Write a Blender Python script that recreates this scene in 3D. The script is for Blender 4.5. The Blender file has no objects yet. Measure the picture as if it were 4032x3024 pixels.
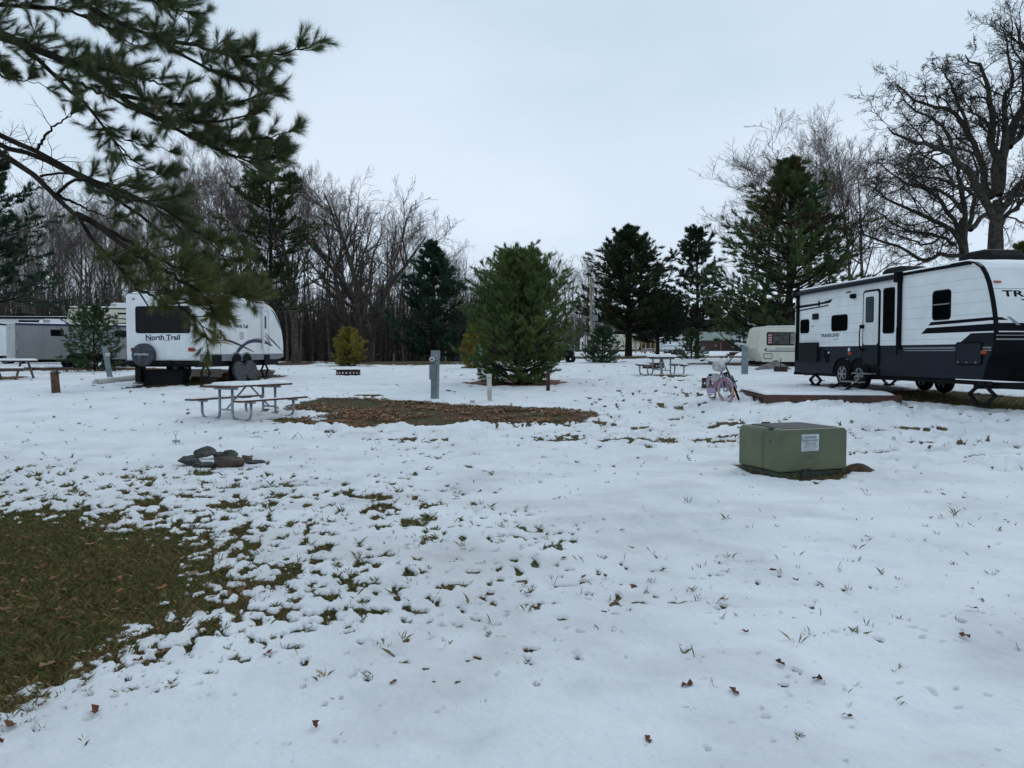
import bpy, bmesh, math, random
import numpy as np
from mathutils import Vector, Matrix
R = math.radians
random.seed(5)
S = bpy.context.scene
COL = S.collection

# ------------------------------------------------------------------ camera, world, sun
F = 3000.0; PITCH = R(-2.29); CAMZ = 1.6
cd = bpy.data.cameras.new('camera'); cam = bpy.data.objects.new('camera', cd); COL.objects.link(cam)
cam.location = (0, 0, CAMZ); cam.rotation_euler = (R(90) + PITCH, 0, 0)
cd.sensor_width = 36; cd.lens = 36 * F / 4032; cd.clip_start = 0.05; cd.clip_end = 9000
S.camera = cam
S.view_settings.view_transform = 'Standard'; S.view_settings.look = 'None'
S.view_settings.exposure = 0.13; S.view_settings.gamma = 1.0
SUN_EL, SUN_AZ = R(38), R(215)
wd = bpy.data.worlds.new("World"); S.world = wd; wd.use_nodes = True
nt = wd.node_tree; N = nt.nodes; L = nt.links; N.clear()
out = N.new('ShaderNodeOutputWorld'); bg = N.new('ShaderNodeBackground'); bg.inputs[1].default_value = 0.1
sky = N.new('ShaderNodeTexSky'); sky.sky_type = 'NISHITA'; sky.sun_disc = False
sky.sun_elevation = SUN_EL; sky.sun_rotation = SUN_AZ
tc = N.new('ShaderNodeTexCoord'); sep = N.new('ShaderNodeSeparateXYZ'); L.new(tc.outputs['Generated'], sep.inputs[0])
ramp = N.new('ShaderNodeValToRGB'); L.new(sep.outputs['Z'], ramp.inputs[0])
e = ramp.color_ramp.elements
e[0].position = 0.0; e[0].color = (.66, .755, .885, 1); e[1].position = 1.0; e[1].color = (.42, .51, .61, 1)
k = ramp.color_ramp.elements.new(.12); k.color = (.655, .765, .895, 1)
k = ramp.color_ramp.elements.new(.28); k.color = (.60, .725, .86, 1)
k = ramp.color_ramp.elements.new(.46); k.color = (.545, .675, .81, 1)
mp = N.new('ShaderNodeMapping'); mp.inputs['Scale'].default_value = (1, 1, 2.4); L.new(tc.outputs['Generated'], mp.inputs[0])
nz = N.new('ShaderNodeTexNoise'); nz.inputs['Scale'].default_value = 1.7; nz.inputs['Detail'].default_value = 5; nz.inputs['Roughness'].default_value = .45
L.new(mp.outputs[0], nz.inputs['Vector'])
r2 = N.new('ShaderNodeValToRGB'); L.new(nz.outputs['Fac'], r2.inputs[0])
r2.color_ramp.elements[0].position = .3; r2.color_ramp.elements[0].color = (.80, .865, .885, 1)
r2.color_ramp.elements[1].position = .7; r2.color_ramp.elements[1].color = (1.13, 1.075, 1.045, 1)
mul = N.new('ShaderNodeMix'); mul.data_type = 'RGBA'; mul.blend_type = 'MULTIPLY'; mul.inputs[0].default_value = 1
L.new(ramp.outputs[0], mul.inputs[6]); L.new(r2.outputs[0], mul.inputs[7])
sc10 = N.new('ShaderNodeVectorMath'); sc10.operation = 'SCALE'; sc10.inputs['Scale'].default_value = 10.0
L.new(mul.outputs[2], sc10.inputs[0])
mx = N.new('ShaderNodeMix'); mx.data_type = 'RGBA'; mx.inputs[0].default_value = .96
L.new(sky.outputs[0], mx.inputs[6]); L.new(sc10.outputs[0], mx.inputs[7])
L.new(mx.outputs[2], bg.inputs[0]); L.new(bg.outputs[0], out.inputs[0])
sd = bpy.data.lights.new('sun', 'SUN'); so = bpy.data.objects.new('sun', sd); COL.objects.link(so)
sd.energy = 0.45; sd.angle = R(25); sd.color = (1, .96, .9)
so.rotation_euler = (R(90) - SUN_EL, 0, math.pi - SUN_AZ + math.pi)
S.cycles.max_bounces = 5; S.cycles.diffuse_bounces = 3; S.cycles.glossy_bounces = 2
S.cycles.use_fast_gi = False

# ------------------------------------------------------------------ ground height
def smo(t): t = np.clip(t, 0, 1); return t * t * (3 - 2 * t)
_yy = np.linspace(0, 400, 1601)
def _prof(xs, ys):
    v = np.interp(_yy, xs, ys); k_ = np.ones(9) / 9
    return np.convolve(np.pad(v, 4, mode='edge'), k_, 'valid')
_base = _prof([0, 14, 17, 20, 24, 28, 33, 40, 47, 90, 200], [0, 0, .13, .32, .46, .60, .66, .82, .85, .75, .70])
_bump = _prof([0, 9, 12, 15, 17, 20, 25, 32, 40], [0, 0, .16, .44, .33, .31, .19, .05, 0])
_far = _prof([0, 30, 40, 60, 80, 110, 145, 200, 400], [0, 0, .1, .32, .55, .75, .92, 1.62, 2.4])
def G(x, y):
    x = np.asarray(x, float); y = np.asarray(y, float); ya = np.abs(y)
    g = np.interp(ya, _yy, _base) + np.interp(ya, _yy, _bump) * smo((x - 3.2) / 3.3)
    return g + np.interp(ya, _yy, _far) * smo((x / np.maximum(ya, 1) + .03) / .12)
def gz(x, y): return float(G(x, y))
def ray(u, v):
    x, y, z = (u - 2016) / F, 1.0, (1512 - v) / F
    c, s = math.cos(PITCH), math.sin(PITCH)
    return x, y * c - z * s, y * s + z * c
def spot(u, v):
    """where a point on the ground lies in the place"""
    rx, ry, rz = ray(u, v); t = 1.5
    while t < 260:
        if CAMZ + rz * t <= G(rx * t, ry * t): break
        t *= 1.002
    return rx * t, ry * t
def lat(u, Y):
    rx, ry, rz = ray(u, 1392); return rx / ry * Y
def hgt(v, Y):
    rx, ry, rz = ray(2016, v); return CAMZ + rz / ry * Y

# ------------------------------------------------------------------ noise
_rt = np.random.RandomState(3).rand(256, 256)
def vn(x, y):
    xi = np.floor(x).astype(int); yi = np.floor(y).astype(int); fx = x - xi; fy = y - yi
    fx = fx * fx * (3 - 2 * fx); fy = fy * fy * (3 - 2 * fy)
    a = _rt[xi & 255, yi & 255]; b = _rt[(xi + 1) & 255, yi & 255]; c = _rt[xi & 255, (yi + 1) & 255]; d = _rt[(xi + 1) & 255, (yi + 1) & 255]
    return (a * (1 - fx) + b * fx) * (1 - fy) + (c * (1 - fx) + d * fx) * fy
def fbm(x, y, s, o=4, seed=0):
    x = x / s + seed * 17.3; y = y / s + seed * 31.7; v = 0; a = .5; t = 0
    for i in range(o):
        v = v + a * vn(x, y); t += a; x, y = x * 1.6 + y * 1.2 + 5.1, y * 1.6 - x * 1.2 + 9.7; a *= .5
    return v / t

# ------------------------------------------------------------------ materials
def M(name, col, rough=.7, metal=0, var=.12, scale=3., bump=0., col2=None, spec=.4, bscale=None, lo=.35, hi=.65):
    m = bpy.data.materials.new(name); m.use_nodes = True; n = m.node_tree.nodes; l = m.node_tree.links
    b = n['Principled BSDF']; b.inputs['Roughness'].default_value = rough; b.inputs['Metallic'].default_value = metal
    b.inputs['Specular IOR Level'].default_value = spec
    t = n.new('ShaderNodeTexCoord'); z = n.new('ShaderNodeTexNoise'); z.inputs['Scale'].default_value = scale; z.inputs['Detail'].default_value = 6
    l.new(t.outputs['Object'], z.inputs['Vector'])
    r = n.new('ShaderNodeValToRGB'); l.new(z.outputs['Fac'], r.inputs[0])
    c2 = col2 or tuple(c * (1 - var * 2) for c in col)
    r.color_ramp.elements[0].position = lo; r.color_ramp.elements[0].color = (*c2, 1)
    r.color_ramp.elements[1].position = hi; r.color_ramp.elements[1].color = (*[min(1, c * (1 + var * .4)) for c in col], 1)
    l.new(r.outputs[0], b.inputs['Base Color'])
    if bump:
        z2 = n.new('ShaderNodeTexNoise'); z2.inputs['Scale'].default_value = bscale or scale * 6; z2.inputs['Detail'].default_value = 5
        l.new(t.outputs['Object'], z2.inputs['Vector'])
        bm_ = n.new('ShaderNodeBump'); bm_.inputs['Strength'].default_value = bump; bm_.inputs['Distance'].default_value = .02
        l.new(z2.outputs['Fac'], bm_.inputs['Height']); l.new(bm_.outputs[0], b.inputs['Normal'])
    return m
def siding(name, col, pitch, rough=.45, groove=.45, axis='Z', width=.06, dirt=(.5, .47, .42)):
    """painted sheet siding with lap grooves and rain streaks"""
    m = M(name, col, rough, var=.05, scale=1.3); n = m.node_tree.nodes; l = m.node_tree.links; b = n['Principled BSDF']
    t = n.new('ShaderNodeTexCoord'); s_ = n.new('ShaderNodeSeparateXYZ'); l.new(t.outputs['Object'], s_.inputs[0])
    d = n.new('ShaderNodeMath'); d.operation = 'DIVIDE'; d.inputs[1].default_value = pitch; l.new(s_.outputs[axis], d.inputs[0])
    f = n.new('ShaderNodeMath'); f.operation = 'FRACT'; l.new(d.outputs[0], f.inputs[0])
    g = n.new('ShaderNodeMath'); g.operation = 'LESS_THAN'; g.inputs[1].default_value = width; l.new(f.outputs[0], g.inputs[0])
    g2 = n.new('ShaderNodeMath'); g2.operation = 'MULTIPLY'; g2.inputs[1].default_value = groove; l.new(g.outputs[0], g2.inputs[0])
    mp_ = n.new('ShaderNodeMapping'); mp_.inputs['Scale'].default_value = (5, 5, .5); l.new(t.outputs['Object'], mp_.inputs[0])
    z = n.new('ShaderNodeTexNoise'); z.inputs['Scale'].default_value = 1.6; z.inputs['Detail'].default_value = 6; l.new(mp_.outputs[0], z.inputs['Vector'])
    rr_ = n.new('ShaderNodeMapRange'); rr_.inputs[1].default_value = .5; rr_.inputs[2].default_value = .85; rr_.inputs[4].default_value = .16; l.new(z.outputs['Fac'], rr_.inputs[0])
    src = b.inputs['Base Color'].links[0].from_socket
    m1 = n.new('ShaderNodeMix'); m1.data_type = 'RGBA'; l.new(rr_.outputs[0], m1.inputs[0]); l.new(src, m1.inputs[6]); m1.inputs[7].default_value = (*[c * d_ for c, d_ in zip(col, dirt)], 1)
    m2 = n.new('ShaderNodeMix'); m2.data_type = 'RGBA'; l.new(g2.outputs[0], m2.inputs[0]); l.new(m1.outputs[2], m2.inputs[6]); m2.inputs[7].default_value = (*[c * .2 for c in col], 1)
    l.new(m2.outputs[2], b.inputs['Base Color'])
    bm_ = n.new('ShaderNodeBump'); bm_.inputs['Strength'].default_value = .5; bm_.inputs['Distance'].default_value = .012
    l.new(f.outputs[0], bm_.inputs['Height']); l.new(bm_.outputs[0], b.inputs['Normal'])
    return m
def attrmat(name, rough=.7, spec=.25, trans=0, var=.25, scale=6):
    m = bpy.data.materials.new(name); m.use_nodes = True; n = m.node_tree.nodes; l = m.node_tree.links; b = n['Principled BSDF']
    a = n.new('ShaderNodeAttribute'); a.attribute_name = 'col'; b.inputs['Roughness'].default_value = rough; b.inputs['Specular IOR Level'].default_value = spec
    t = n.new('ShaderNodeTexCoord'); z = n.new('ShaderNodeTexNoise'); z.inputs['Scale'].default_value = scale; l.new(t.outputs['Object'], z.inputs['Vector'])
    mr = n.new('ShaderNodeMapRange'); mr.inputs[3].default_value = 1 - var; mr.inputs[4].default_value = 1 + var; l.new(z.outputs['Fac'], mr.inputs[0])
    v = n.new('ShaderNodeVectorMath'); v.operation = 'SCALE'; l.new(a.outputs['Color'], v.inputs[0]); l.new(mr.outputs[0], v.inputs['Scale'])
    l.new(v.outputs[0], b.inputs['Base Color'])
    if trans:
        tr = n.new('ShaderNodeBsdfTranslucent'); l.new(v.outputs[0], tr.inputs[0]); mxs = n.new('ShaderNodeMixShader'); mxs.inputs[0].default_value = trans
        l.new(b.outputs[0], mxs.inputs[1]); l.new(tr.outputs[0], mxs.inputs[2]); l.new(mxs.outputs[0], n['Material Output'].inputs[0])
    return m
m_snow = M('snow', (.86, .88, .90), .65, var=.05, scale=2.2, bump=.5, bscale=30, spec=.25)
m_white = M('white_gelcoat', (.74, .77, .78), .35, var=.04, scale=1.5, col2=(.66, .68, .68))
m_whiteside = siding('white_lap_siding', (.80, .83, .84), .235, width=.045, groove=.4)
m_slate = siding('slate_lap_siding', (.014, .019, .028), .235, width=.04, groove=.6, dirt=(1.8, 1.7, 1.6)); m_slate.node_tree.nodes['Principled BSDF'].inputs['Specular IOR Level'].default_value = .15
m_cream = M('cream_fiberglass', (.60, .57, .46), .45, var=.06, scale=1.2)
m_creamside = siding('cream_ribbed_siding', (.66, .65, .55), .105, width=.16, groove=.35)
m_silver = siding('silver_sheet', (.27, .275, .28), 1.2, rough=.5, width=.012, groove=.5, axis='X')
m_silver2 = M('silver_end', (.40, .40, .39), .5, var=.1, scale=2)
m_graybody = M('gray_fiberglass', (.17, .18, .20), .45, var=.08)
m_black = M('black_paint', (.006, .007, .009), .45, var=.15, spec=.05)
m_blackm = M('black_metal', (.009, .009, .010), .6, var=.2, scale=8, spec=.15)
m_navy = M('navy_decal', (.012, .02, .09), .35, var=.05)
m_maroon = M('maroon_decal', (.05, .018, .03), .35, var=.05)
m_tan = M('tan_decal', (.30, .19, .11), .4, var=.05)
m_graydecal = M('gray_decal', (.22, .24, .26), .4, var=.05)
m_chardecal = M('charcoal_decal', (.012, .015, .020), .45, var=.05, spec=.08)
m_glass = M('dark_glass', (.003, .004, .005), .08, var=.1, spec=.16)
m_pgl = M('grey_glass', (.06, .085, .09), .12, var=.1, spec=.5)
m_rubber = M('tyre_rubber', (.012, .012, .012), .9, spec=.15, var=.3, scale=10, bump=.3)
m_rim = M('steel_rim', (.35, .36, .38), .4, .6, var=.2, scale=8)
m_galv = M('galvanized_steel', (.33, .36, .38), .5, .35, var=.22, scale=14)
m_graybox = M('grey_enamel', (.19, .23, .25), .5, var=.12, scale=4)
m_wood = M('red_brown_board', (.13, .065, .042), .8, var=.35, scale=7, bump=.4)
m_wood2 = M('grey_weathered_board', (.16, .125, .10), .85, var=.35, scale=7, bump=.4)
m_newwood = M('pale_lumber', (.42, .30, .15), .8, var=.2, scale=2)
m_deckwood = M('deck_stain', (.10, .040, .028), .75, var=.3, scale=3.5, bump=.4, col2=(.055, .035, .028))
m_rust = M('rusty_steel', (.055, .028, .024), .85, var=.35, scale=14, bump=.4)
m_green = M('transformer_green', (.118, .132, .070), .5, var=.12, scale=2.5, bump=.15, bscale=60, col2=(.080, .100, .058))
m_greendk = M('transformer_worn_top', (.045, .05, .045), .65, var=.3, scale=6)
m_label = M('faded_label', (.50, .54, .58), .5, var=.15, scale=9)
m_ink = M('faded_ink', (.07, .075, .10), .6, var=.35, scale=30)
m_pvc = M('pvc_pipe', (.58, .57, .53), .45, var=.15, scale=5)
m_redpost = M('red_brown_post', (.075, .028, .028), .75, var=.25, scale=6)
m_purple = M('lilac_paint', (.36, .25, .47), .4, var=.12)
m_pink = M('pink_rubber', (.50, .25, .21), .7, var=.2, scale=8)
m_teal = M('dark_teal_paint', (.02, .045, .065), .35, var=.1)
m_bag = M('white_plastic_bag', (.55, .55, .54), .5, var=.25, scale=9, bump=.6)
m_chrome = M('chrome', (.45, .46, .48), .3, .8, var=.1)
m_red = M('red_lens', (.30, .012, .012), .3, var=.1)
m_amber = M('amber_lens', (.40, .08, .02), .3, var=.1)
m_blue = M('blue_tarp', (.015, .03, .12), .6, var=.3, scale=3)
m_tarp = M('grey_tarp', (.20, .19, .175), .8, var=.25, scale=3, bump=.5)
m_groof = siding('green_metal_roof', (.085, .165, .150), .35, axis='X', width=.1, groove=.3)
m_maroonwall = siding('maroon_metal_wall', (.065, .022, .024), .45, axis='X', width=.1, groove=.3)
m_housewhite = siding('white_house_siding', (.66, .70, .73), .3, width=.1, groove=.15)
m_pole = M('pole_wood', (.33, .27, .20), .85, var=.25, scale=2)
m_rockd = M('dark_stone', (.062, .060, .058), .8, var=.4, scale=9, bump=.8, col2=(.02, .021, .022))
m_rockg = M('grey_green_stone', (.085, .09, .07), .85, var=.4, scale=9, bump=.8, col2=(.035, .038, .032))
m_rockb = M('brown_stone', (.10, .068, .052), .85, var=.4, scale=8, bump=.8, col2=(.045, .033, .03))
m_oakb = M('oak_bark', (.062, .053, .045), .95, var=.3, scale=5, bump=.9, bscale=18, spec=.1)
m_bark = M('grey_bark', (.125, .104, .090), .95, var=.3, scale=5, bump=.9, bscale=18, spec=.1)
m_barkg = M('light_grey_bark', (.15, .13, .112), .95, var=.3, scale=4, bump=.6, bscale=18, spec=.1)
m_barkd = M('dark_wet_bark', (.033, .026, .022), .95, var=.3, scale=6, bump=.9, bscale=25, spec=.1)
m_twig = M('twig_bark', (.15, .115, .10), .9, var=.2, scale=2, spec=.1)
m_twigg = M('pale_twig_bark', (.18, .15, .13), .9, var=.2, scale=2, spec=.1)
m_needle = attrmat('pine_needles', .55, .3, trans=.12, var=.25, scale=3)
m_grass = attrmat('grass_blades', .7, .2, trans=.15, var=.3, scale=4)
m_leaf = attrmat('dead_leaves', .75, .2, trans=.05, var=.3, scale=9)
m_char = M('charcoal_plastic', (.017, .017, .020), .7, var=.15, spec=.2)
m_cover = M('tyre_cover_vinyl', (.060, .065, .075), .6, var=.5, scale=7, col2=(.028, .031, .038), spec=.25)
m_log = M('cut_log_end', (.26, .17, .10), .85, var=.3, scale=6)
m_flagr = M('flag_red', (.25, .03, .03), .8); m_flagw = M('flag_white', (.45, .43, .42), .8); m_curt = M('dim_curtain', (.09, .08, .08), .8, var=.4, scale=6)

# ------------------------------------------------------------------ object helpers
def tag(o, label=None, cat=None, group=None, kind=None):
    if label: o['label'] = label
    if cat: o['category'] = cat
    if group: o['group'] = group
    if kind: o['kind'] = kind
    return o
def empty(name, loc, rz=0, label=None, cat=None, group=None, tilt=(0, 0)):
    o = bpy.data.objects.new(name, None); COL.objects.link(o); o.location = loc; o.rotation_euler = (tilt[0], tilt[1], rz)
    o.empty_display_size = .2
    return tag(o, label, cat, group)
def copy_tree(o, parent=None):
    c = o.copy(); COL.objects.link(c); c.parent = parent
    for ch in [x for x in COL.objects if x.parent == o]: copy_tree(ch, c)
    return c
def npmesh(name, V, Fc, mat, parent=None, col=None, smooth=False, attrs=None):
    V = np.asarray(V, np.float32); Fc = np.asarray(Fc, np.int32); n, k_ = Fc.shape
    me = bpy.data.meshes.new(name); me.vertices.add(len(V)); me.vertices.foreach_set('co', V.ravel())
    me.loops.add(n * k_); me.loops.foreach_set('vertex_index', Fc.ravel())
    me.polygons.add(n); me.polygons.foreach_set('loop_start', np.arange(n, dtype=np.int32) * k_)
    me.polygons.foreach_set('loop_total', np.full(n, k_, np.int32))
    if smooth: me.polygons.foreach_set('use_smooth', np.ones(n, bool))
    me.update(calc_edges=True)
    if col is not None:
        a = me.color_attributes.new('col', 'FLOAT_COLOR', 'POINT'); c4 = np.ones((len(V), 4), np.float32); c4[:, :3] = col; a.data.foreach_set('color', c4.ravel())
    for k2, v in (attrs or {}).items():
        a = me.attributes.new(k2, 'FLOAT', 'POINT'); a.data.foreach_set('value', np.asarray(v, np.float32))
    me.materials.append(mat); o = bpy.data.objects.new(name, me); COL.objects.link(o); o.parent = parent
    return o
class MB:
    def __init__(s): s.v = []; s.f = []
    def add(s, v, f): b = len(s.v); s.v += [tuple(p) for p in v]; s.f += [tuple(i + b for i in q) for q in f]; return s
    def box(s, x0, y0, z0, x1, y1, z1):
        return s.add([(x, y, z) for x in (x0, x1) for y in (y0, y1) for z in (z0, z1)],
                     [(0, 1, 3, 2), (4, 6, 7, 5), (0, 4, 5, 1), (2, 3, 7, 6), (0, 2, 6, 4), (1, 5, 7, 3)])
    def bar(s, a, b, w, h, up=(0, 0, 1)):
        a = Vector(a); b = Vector(b); d = (b - a).normalized(); u = d.cross(Vector(up))
        if u.length < .01: u = d.cross(Vector((1, 0, 0)))
        u.normalize(); n = u.cross(d)
        V = [p + u * w / 2 * i + n * h / 2 * j for p in (a, b) for i, j in ((-1, -1), (1, -1), (1, 1), (-1, 1))]
        return s.add(V, [(0, 1, 2, 3), (4, 7, 6, 5), (0, 4, 5, 1), (1, 5, 6, 2), (2, 6, 7, 3), (3, 7, 4, 0)])
    def tube(s, path, r, n=8, cap=True):
        P = [Vector(p) for p in path]; rs = r if isinstance(r, (list, tuple)) else [r] * len(P); b = len(s.v); u = None
        for i, p in enumerate(P):
            d = (P[min(i + 1, len(P) - 1)] - P[max(i - 1, 0)]).normalized()
            if u is None: u = d.cross(Vector((0, 0, 1)) if abs(d.z) < .9 else Vector((1, 0, 0))).normalized()
            else: u = (u - d * u.dot(d)).normalized()
            w = d.cross(u)
            for j in range(n):
                a = 2 * math.pi * j / n; s.v.append(tuple(p + (u * math.cos(a) + w * math.sin(a)) * rs[i]))
        for i in range(len(P) - 1):
            for j in range(n): s.f.append((b + i * n + j, b + i * n + (j + 1) % n, b + (i + 1) * n + (j + 1) % n, b + (i + 1) * n + j))
        if cap: s.f.append(tuple(b + j for j in range(n))[::-1]); s.f.append(tuple(b + (len(P) - 1) * n + j for j in range(n)))
        return s
    def prism(s, poly, fn, d0, d1):
        n = len(poly); return s.add([fn(a, b, d0) for a, b in poly] + [fn(a, b, d1) for a, b in poly],
                                    [tuple(range(n))[::-1], tuple(range(n, 2 * n))] + [(i, (i + 1) % n, n + (i + 1) % n, n + i) for i in range(n)])
    def ring(s, c, r, rt, axis='y', n=28, m=8, sq=1.):
        for i in range(n):
            a = 2 * math.pi * i / n
            for j in range(m):
                b = 2 * math.pi * j / m; q = r + rt * math.cos(b); t = rt * sq * math.sin(b)
                p = (q * math.cos(a), t, q * math.sin(a)) if axis == 'y' else (q * math.cos(a), q * math.sin(a), t)
                s.v.append((c[0] + p[0], c[1] + p[1], c[2] + p[2]))
        b0 = len(s.v) - n * m
        for i in range(n):
            for j in range(m): s.f.append((b0 + i * m + j, b0 + i * m + (j + 1) % m, b0 + ((i + 1) % n) * m + (j + 1) % m, b0 + ((i + 1) % n) * m + j))
        return s
    def disc(s, c, r, t, axis='y', n=24):
        fn = (lambda a, b, d: (c[0] + a, c[1] + d, c[2] + b)) if axis == 'y' else ((lambda a, b, d: (c[0] + a, c[1] + b, c[2] + d)) if axis == 'z' else (lambda a, b, d: (c[0] + d, c[1] + a, c[2] + b)))
        return s.prism([(r * math.cos(2 * math.pi * i / n), r * math.sin(2 * math.pi * i / n)) for i in range(n)], fn, -t / 2, t / 2)
    def build(s, name, mat, parent=None, bevel=0, smooth=False, off=0):
        me = bpy.data.meshes.new(name); me.from_pydata([(x, y, z - off) for x, y, z in s.v] if off else s.v, [], s.f)
        bm = bmesh.new(); bm.from_mesh(me); bmesh.ops.recalc_face_normals(bm, faces=bm.faces[:]); bm.to_mesh(me); bm.free()
        me.materials.append(mat); o = bpy.data.objects.new(name, me); COL.objects.link(o); o.parent = parent
        if smooth:
            me.polygons.foreach_set('use_smooth', [len(p.vertices) == 4 for p in me.polygons])
        if bevel:
            md = o.modifiers.new('bevel', 'BEVEL'); md.width = bevel; md.segments = 2; md.limit_method = 'ANGLE'; md.angle_limit = R(40)
        return o
def rr(a0, b0, a1, b1, r=.05, n=4):
    a0, a1 = min(a0, a1), max(a0, a1); b0, b1 = min(b0, b1), max(b0, b1); P = []
    for cx, cy, s in ((a1 - r, b1 - r, 0), (a0 + r, b1 - r, 90), (a0 + r, b0 + r, 180), (a1 - r, b0 + r, 270)):
        for i in range(n + 1):
            t = R(s + 90 * i / n); P.append((cx + r * math.cos(t), cy + r * math.sin(t)))
    return P
def band(pts_up, pts_dn): return pts_up + pts_dn[::-1]
def arc(P, w0, w1=None):
    """a curved stripe: centre line P, width w0 in the middle tapering to w1 at the ends"""
    n = len(P); up = []; dn = []
    for i, (a, b) in enumerate(P):
        q = P[min(i + 1, n - 1)]; p = P[max(i - 1, 0)]; dx, dy = q[0] - p[0], q[1] - p[1]; l_ = math.hypot(dx, dy) or 1
        w = (w1 or .005) + (w0 - (w1 or .005)) * math.sin(math.pi * i / (n - 1)); up.append((a - dy / l_ * w / 2, b + dx / l_ * w / 2)); dn.append((a + dy / l_ * w / 2, b - dx / l_ * w / 2))
    return up, dn
def spline(P, n=14):
    out = []; Q = [P[0]] + list(P) + [P[-1]]; m = len(P) - 1
    for s in range(m):
        p0, p1, p2, p3 = [np.array(Q[s + i], float) for i in range(4)]
        for i in range(n // m + 1):
            t = i / (n // m + 1); out.append(tuple(.5 * ((2 * p1) + (p2 - p0) * t + (2 * p0 - 5 * p1 + 4 * p2 - p3) * t * t + (3 * p1 - p0 - 3 * p2 + p3) * t ** 3)))
    out.append(tuple(P[-1])); return out
def stripe(mb, P, fn, w, w1=None, d=.003):
    up, dn = arc(spline(P), w, w1)
    for i in range(len(up) - 1): mb.prism([up[i], up[i + 1], dn[i + 1], dn[i]], fn, 0, d)
def lettering(parent, s, a0, b0, w, h, fn, mat, d=.004, off=0, name='lettering', bold=.0, flip=False, slant=0):
    cu = bpy.data.curves.new(name, 'FONT'); cu.body = s; cu.extrude = .5; cu.offset = bold; cu.resolution_u = 3
    o = bpy.data.objects.new(name, cu); COL.objects.link(o); dg = bpy.context.evaluated_depsgraph_get(); dg.update()
    me = bpy.data.meshes.new_from_object(o.evaluated_get(dg)); bpy.data.objects.remove(o)
    xs = [v.co.x for v in me.vertices]; ys = [v.co.y for v in me.vertices]; x0, x1, y0, y1 = min(xs), max(xs), min(ys), max(ys)
    for v in me.vertices:
        a = (v.co.x - x0) / (x1 - x0); b = (v.co.y - y0) / (y1 - y0); dd = v.co.z + .5
        if flip: a = 1 - a; b = 1 - b
        p = fn(a0 + a * w + slant * b, b0 + b * h, dd * d); v.co = (p[0], p[1], p[2] - off)
    me.materials.clear(); me.materials.append(mat); t = bpy.data.objects.new(name, me); COL.objects.link(t); t.parent = parent
    return t
def snow_slab(parent, x0, y0, x1, y1, z, t, nx=30, ny=10, seed=0, gap=0., fn=None, name='snow_layer', rough=.5, edge=.06):
    xs = np.linspace(x0, x1, nx); ys = np.linspace(y0, y1, ny); X, Y = np.meshgrid(xs, ys, indexing='ij')
    e_ = np.minimum(np.minimum(X - x0, x1 - X), np.minimum(Y - y0, y1 - Y)); ed = smo(e_ / edge) ** .5
    n_ = fbm(X, Y, .45, 4, seed + 1); H = t * ed * (1 - rough / 2 + rough * n_ * 1.0)
    if gap: H = H * smo((fbm(X, Y, .3, 3, seed + 7) - gap) / .12)
    if fn is not None: Z = fn(X, Y) + H
    else: Z = z + H
    top = np.stack([X, Y, Z], -1).reshape(-1, 3); bz = (fn(X, Y) if fn is not None else z + 0 * X) - .004
    bot = np.stack([X, Y, bz], -1).reshape(-1, 3)
    idx = np.arange(nx * ny).reshape(nx, ny); q = np.stack([idx[:-1, :-1], idx[1:, :-1], idx[1:, 1:], idx[:-1, 1:]], -1).reshape(-1, 4)
    rim = np.concatenate([idx[:, 0], idx[-1, 1:], idx[-2::-1, -1], idx[0, -2:0:-1]]); r2_ = np.roll(rim, -1); n0 = nx * ny
    side = np.stack([rim, rim + n0, r2_ + n0, r2_], -1)
    return npmesh(name, np.concatenate([top, bot]), np.concatenate([q, side]), m_snow, parent, smooth=True)

# ------------------------------------------------------------------ GROUND
def poly_px(P): return np.array([spot(u, v) for u, v in P])
def sdist(X, Y, P):
    """signed distance to polygon, positive inside"""
    d = np.full(X.shape, 1e9); ins = np.zeros(X.shape, bool); n = len(P)
    for i in range(n):
        ax, ay = P[i]; bx, by = P[(i + 1) % n]; ex, ey = bx - ax, by - ay; l2 = ex * ex + ey * ey + 1e-9
        t = np.clip(((X - ax) * ex + (Y - ay) * ey) / l2, 0, 1); d = np.minimum(d, (X - ax - t * ex) ** 2 + (Y - ay - t * ey) ** 2)
        c = ((ay > Y) != (by > Y)) & (X < (bx - ax) * (Y - ay) / ((by - ay) + 1e-12) + ax); ins ^= c
    d = np.sqrt(d); return np.where(ins, d, -d)
NEAR = np.array([(-2.3, 3.1), (-2.15, 3.8), (-2.1, 4.5), (-2.15, 5.2), (-2.5, 6.0), (-3.1, 6.6), (-4.2, 7.1), (-5.5, 7.3), (-9, 7.6), (-11, 6.5), (-10, 4), (-5, 2.4)])
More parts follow.
